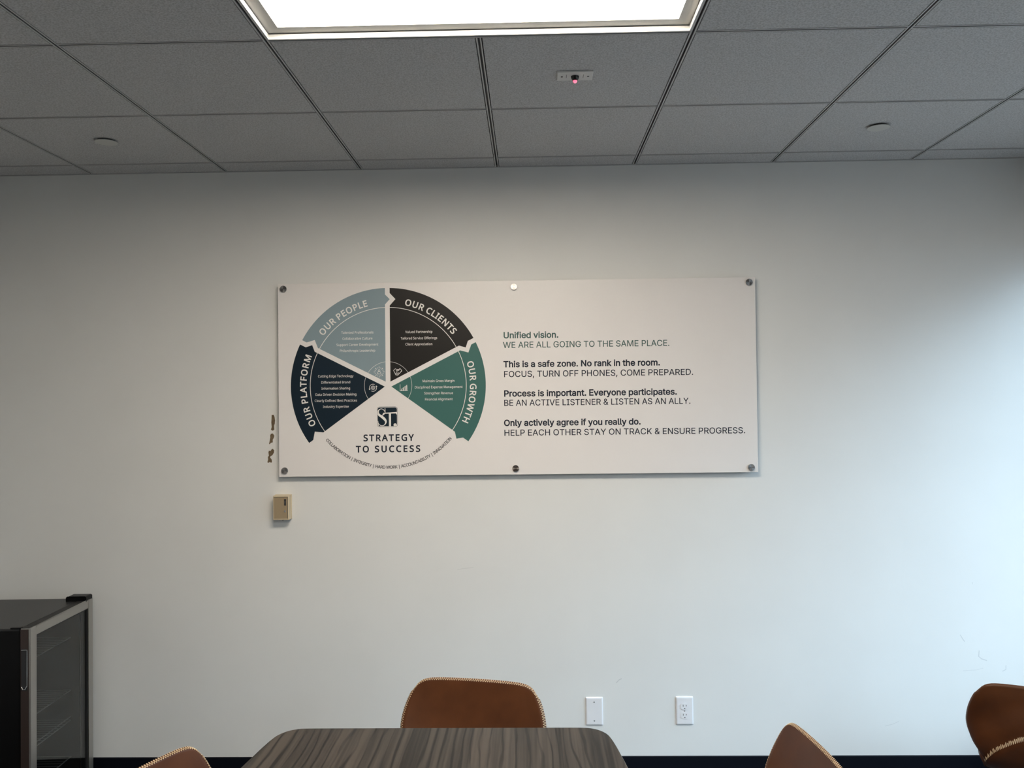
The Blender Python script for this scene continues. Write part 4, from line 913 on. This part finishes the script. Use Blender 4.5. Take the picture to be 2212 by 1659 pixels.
def inner_pt(u, t):
    rho = max(abs(u), abs(t))
    if rho > .3:                                   # rounded corners
        a_, b_ = abs(u) / rho, abs(t) / rho
        s_ = (a_ ** 9 + b_ ** 9) ** (-1 / 9)
        k_ = 1 + (s_ - 1) * rho ** 5
        u, t = u * k_, t * k_
    tt = t * (1 - .02 * u * u)
    y, z = smoothlerp(PROF, tt, 1), smoothlerp(PROF, tt, 2)
    y2, z2 = smoothlerp(PROF, min(tt + .03, 1.0), 1), smoothlerp(PROF, min(tt + .03, 1.0), 2)
    y1, z1 = smoothlerp(PROF, max(tt - .03, -1.0), 1), smoothlerp(PROF, max(tt - .03, -1.0), 2)
    d = Vector((0, y2 - y1, z2 - z1)).normalized()
    nrm = Vector((0, -d.z, d.y))                                  # towards the sitter
    c = smoothlerp(CURL, tt) * abs(u) ** 2.3
    return Vector((u * smoothlerp(WID, tt), y, z)) + nrm * c
def inner_n(u, t):
    e = .02
    du = inner_pt(min(u + e, 1), t) - inner_pt(max(u - e, -1), t)
    dt = inner_pt(u, min(t + e, 1)) - inner_pt(u, max(t - e, -1))
    return du.cross(dt).normalized()                              # towards the sitter
SEAM0 = .600
def seam_z(u): return .612 - .150 * abs(u) ** 1.4
NU, NV = 40, 96
def sstep(x): x = min(max(x, 0), 1); return x * x * (3 - 2 * x)
def outer_pt(u, t):
    p, n_ = inner_pt(u, t), inner_n(u, t)
    th = .020
    if t > .05:
        dz = seam_z(u) - p.z
        th += .036 * sstep(dz / .130 + 1) + .014 * sstep(dz / .016 + .5) - .006 * math.exp(-(dz / .006) ** 2)
    else: th += .050 * (1 - sstep((-t - .1) / .5)) + .012
    edge = max(abs(u), abs(t))
    th *= 1 - .35 * sstep((edge - .90) / .10)
    return p - n_ * th
def shell():
    bm = new()
    us = [-1 + 2 * i / NU for i in range(NU + 1)]; ts = [-1 + 2 * j / NV for j in range(NV + 1)]
    I = [[bm.verts.new(inner_pt(u, t)) for t in ts] for u in us]
    O = [[bm.verts.new(outer_pt(u, t)) for t in ts] for u in us]
    for i in range(NU):
        for j in range(NV):
            bm.faces.new((I[i][j], I[i + 1][j], I[i + 1][j + 1], I[i][j + 1]))
            bm.faces.new((O[i][j], O[i][j + 1], O[i + 1][j + 1], O[i + 1][j]))
    loop = [(i, 0) for i in range(NU)] + [(NU, j) for j in range(NV)] + [(i, NV) for i in range(NU, 0, -1)] + [(0, j) for j in range(NV, 0, -1)]
    rim = []
    for i, j in loop:
        a, c = I[i][j].co, O[i][j].co
        ii = min(max(i, 1), NU - 1); jj = min(max(j, 1), NV - 1)
        outw = (a - I[ii][jj].co).normalized() if (ii, jj) != (i, j) else Vector((0, 0, 1))
        rim.append((a + c) / 2 + outw * .006)
    rv = [bm.verts.new(p) for p in rim]
    n_ = len(loop)
    for k in range(n_):
        (i, j), (i2, j2) = loop[k], loop[(k + 1) % n_]
        a, a2, c, c2 = I[i][j], I[i2][j2], O[i][j], O[i2][j2]
        bm.faces.new((a, a2, rv[(k + 1) % n_], rv[k])); bm.faces.new((rv[k], rv[(k + 1) % n_], c2, c))
    return bm, loop, rim
def thread(bm, a, c, r=.0007):
    d = (c - a)
    if d.length < 1e-5: return
    d.normalize(); u = d.orthogonal().normalized(); v = d.cross(u)
    A = [bm.verts.new(a + (u * cos(k * pi / 2) + v * sin(k * pi / 2)) * r) for k in range(4)]
    C = [bm.verts.new(c + (u * cos(k * pi / 2) + v * sin(k * pi / 2)) * r) for k in range(4)]
    for k in range(4): bm.faces.new((A[k], A[(k + 1) % 4], C[(k + 1) % 4], C[k]))
    bm.faces.new(A); bm.faces.new(C)
def resample(pts, step):
    out = [pts[0]]; acc = 0
    for a, c in zip(pts, pts[1:]):
        L = (c[0] - a[0]).length; s = step - acc
        while s <= L:
            k = s / L; out.append(tuple(x + (y - x) * k for x, y in zip(a, c))); s += step
        acc = (acc + L) % step if L < step - acc else L - (s - step)
    return out
def stitches(loop, rim):
    bm = new()
    us = [-1 + 2 * i / NU for i in range(NU + 1)]; ts = [-1 + 2 * j / NV for j in range(NV + 1)]
    rows = []
    for (i, j), p in zip(loop + loop[:1], rim + rim[:1]):
        u, t = us[i], ts[j]
        q = inner_pt(u * .990, t * .995); nn = inner_n(u * .985, t * .992)
        rows.append((p, q + nn * .0010, inner_pt(u, t)))
    rows = resample(rows, .0040)
    for k in range(len(rows) - 1):
        # zigzag: top of the rim -> inner edge -> a little way down the inner face
        P0, P1 = rows[k], rows[k + 1]
        c0 = (P0[0] + P0[2]) / 2; c1 = (P1[0] + P1[2]) / 2
        if k % 2 == 0: a, m_, c = P0[0] + (P0[0] - P0[1]).normalized() * .0006, (P0[2] + P1[2]) / 2 + (P0[0] - P0[1]).normalized() * .0016, P1[1]
        else: a, m_, c = P0[1], (P0[2] + P1[2]) / 2 + (P0[0] - P0[1]).normalized() * .0016, P1[0] + (P1[0] - P1[1]).normalized() * .0006
        thread(bm, a, m_); thread(bm, m_, c)
    # seam arching across the back
    line = []
    for i in range(161):
        u = -.97 + 1.94 * i / 160
        zt = seam_z(u); lo, hi = .05, .98
        for _ in range(30):
            m_ = (lo + hi) / 2
            if inner_pt(u, m_).z < zt: lo = m_
            else: hi = m_
        e = .010
        line.append((outer_pt(u, lo), outer_pt(u, lo + .012) - inner_n(u, lo) * .0010, outer_pt(u, lo - .013) - inner_n(u, lo) * .0010))
    line = resample(line, .0032)
    for k in range(len(line) - 1):
        a, c = (line[k][1], line[k + 1][2]) if k % 2 == 0 else (line[k][2], line[k + 1][1])
        m_ = (a + c) / 2
        thread(bm, a, c)
    return bm

def make_chair():
    r_ = thing('bucket_chair', (0, 0, 0), 'chair', 'chair', group='brown leather bucket chairs')
    bm, loop, rim = shell()
    obj('seat_shell', bm, M_LEATHER, r_, smooth=True)
    st = obj('stitching', stitches(loop, rim), M_THREAD, r_); st['label'] = 'cream zigzag stitching'
    bm = new(); box(bm, -.13, .13, -.14, .12, .385, .405); bevel_all(bm, .004); obj('mounting_plate', bm, M_LEG, r_)
    for sx in (-1, 1):
        for y0, y1 in ((-.12, -.21), (.10, .20)):
            bm = new(); tube(bm, [(sx * .115, y0, .388), (sx * .120, y0 * 1.05, .37), (sx * .195, y1, .006), (sx * .195, y1, 0)], [.011, .011, .0085, .0085], 12)
            obj('leg', bm, M_LEG, r_, smooth=True)
    return r_
def dup(src, loc, rz, label):
    r_ = src.copy(); COL.objects.link(r_); r_.location = loc; r_.rotation_euler = (0, 0, rz); r_['label'] = label
    for ch in list(src.children):
        c = ch.copy(); COL.objects.link(c); c.parent = r_
    return r_
CHAIRS = [
    (-.250, -1.040, -11, 'brown leather bucket chair at the far end of the table, backrest to the wall'),
    (.548, -1.385, -85, 'brown leather bucket chair standing between the table and the power outlet, seat toward the table'),
    (-.832, -1.600, 69, 'brown leather bucket chair tucked in between the table and the black cooler'),
    (1.822, -.705, 153, 'brown leather bucket chair turned to the wall, its back toward us, apart from the table'),
]
base_chair = make_chair()
for i, (x, y, a, lab) in enumerate(CHAIRS):
    if i == 0:
        base_chair.location = (x, y, 0); base_chair.rotation_euler = (0, 0, radians(a)); base_chair['label'] = lab
    else: dup(base_chair, (x, y, 0), radians(a), lab)

# ------------------------------------------------------------------ glass-door drinks cooler (local x: out of the door, y: along it)
ck = thing('drinks_cooler', (-1.905, -.581, 0), 'black drinks cooler with a steel-framed glass door, at the left wall edge', 'drinks cooler', rz=radians(2.12))
DL, HT, DT, BD = .492, .860, .038, .50
bm = new()
wl = .03
box(bm, -DT - BD, -DT - .004, 0.004, wl, .02, HT - .012); box(bm, -DT - BD, -DT - .004, DL - wl, DL - .004, .02, HT - .012)
box(bm, -DT - BD, -DT - BD + wl, wl, DL - wl, .02, HT - .012)
box(bm, -DT - BD + wl, -DT - .004, wl, DL - wl, .02, .07)
obj('body', bm, M_COOLER, ck)
bm = new(); box(bm, -DT - BD, -DT - .004, .002, DL - .002, HT - .012, HT - .002); bevel_all(bm, .003); obj('top', bm, M_COOLTOP, ck)
bm = new()
a_, c_ = -DT - BD + wl, -DT - .006
for q in ((a_, a_ + .003, wl, DL - wl, .07, HT - .04), (a_, c_, wl, wl + .003, .07, HT - .04), (a_, c_, DL - wl - .003, DL - wl, .07, HT - .04), (a_, c_, wl, DL - wl, .07, .073), (a_, c_, wl, DL - wl, HT - .043, HT - .04)):
    box(bm, *q)
obj('liner', bm, M_CAVITY, ck)
SW, TW = .040, .036
bm = new()
box(bm, -DT, 0, 0, SW, .07, HT); box(bm, -DT, 0, DL - SW, DL, .07, HT)
box(bm, -DT, 0, SW, DL - SW, HT - TW, HT); box(bm, -DT, 0, SW, DL - SW, .07, .07 + SW)
bevel_all(bm, .0025)
dr = obj('door', bm, M_STEEL, ck)
bm = new(); box(bm, -.012, -.008, SW - .004, DL - SW + .004, .07 + SW - .004, HT - TW + .004); obj('glass_pane', bm, M_CGLASS, dr)
bm = new()
for q in ((SW, DL - SW, HT - TW - .004, HT - TW), (SW, DL - SW, .07 + SW, .07 + SW + .004), (SW, SW + .004, .07 + SW, HT - TW), (DL - SW - .006, DL - SW, .07 + SW, HT - TW)):
    box(bm, -.030, -.003, *q)
box(bm, -DT - .006, -DT, .006, DL - .006, .075, .1); box(bm, -DT - .006, -DT, .006, DL - .006, HT - .034, HT - .006)
box(bm, -DT - .006, -DT, .006, .03, .1, HT - .034); box(bm, -DT - .006, -DT, DL - .03, DL - .006, .1, HT - .034)
obj('gasket', bm, M_GASKET, dr)
bm = new(); box(bm, -DT + .0005, -.007, -.0006, .0008, .075, HT - .004); obj('edge_reflection', bm, M_EDGE_REFL, dr)  # thin plate coloured like the dark reflection on the steel
bm = new(); box(bm, -DT + .0005, -.005, .0005, DL - .0005, HT - .001, HT + .0008); obj('top_cap', bm, M_GASKET, dr)
# recessed pull in the near edge of the door
bm = new()
box(bm, -.034, -.011, -.0014, .0004, .625, .782)
obj('handle_recess', bm, M_SLOT, dr)
bm = new()
tube(bm, [(-.033, -.002, .640), (-.028, -.004, .630), (-.018, -.004, .630), (-.013, -.002, .642)], .0022, 8)
tube(bm, [(-.034, -.002, .778), (-.012, -.002, .778)], .0018, 8)
tube(bm, [(-.012, -.002, .778), (-.012, -.002, .64)], .0014, 8)
obj('handle', bm, M_CHROME, dr)
bm = new(); prism(bm, [(-.084, HT - .003), (.000, HT - .003), (.000, HT + .014), (-.006, HT + .018), (-.080, HT + .018), (-.084, HT + .014)], DL - .062, DL - .004); bevel_all(bm, .002); obj('hinge_cover', bm, M_COOLER, ck)
bm = new(); box(bm, -.075, -.036, -.002, .014, HT - .004, HT + .003); bevel_all(bm, .001); obj('corner_cap', bm, M_COOLER, ck)
for z, two in ((.700, False), (.474, False), (.346, True), (.190, False)):
    bm = new()
    x0, x1 = -DT - BD + .05, -.075
    tube(bm, [(x1, .045, z), (x1, DL - .045, z)], .0022, 6)
    if two: tube(bm, [(x1, .045, z + .016), (x1, DL - .045, z + .016)], .0022, 6)
    tube(bm, [(x0, .045, z), (x0, DL - .045, z)], .0022, 6); tube(bm, [(-.28, .045, z - .003), (-.28, DL - .045, z - .003)], .0022, 6)
    for k in range(17):
        y = .05 + (DL - .10) * k / 16
        tube(bm, [(x0, y, z + .003), (x1, y, z + .003)], .0009, 6)
    obj('wire_shelf', bm, M_WIRE, ck)
for x in (-.09, -.48):
    for y in (.05, DL - .05):
        bm = new(); lathe(bm, [(0, 0), (.018, 0), (.018, .02), (0, .02)], 16, 'Z'); obj('foot', bm, M_GASKET, ck, loc=(x, y, 0))
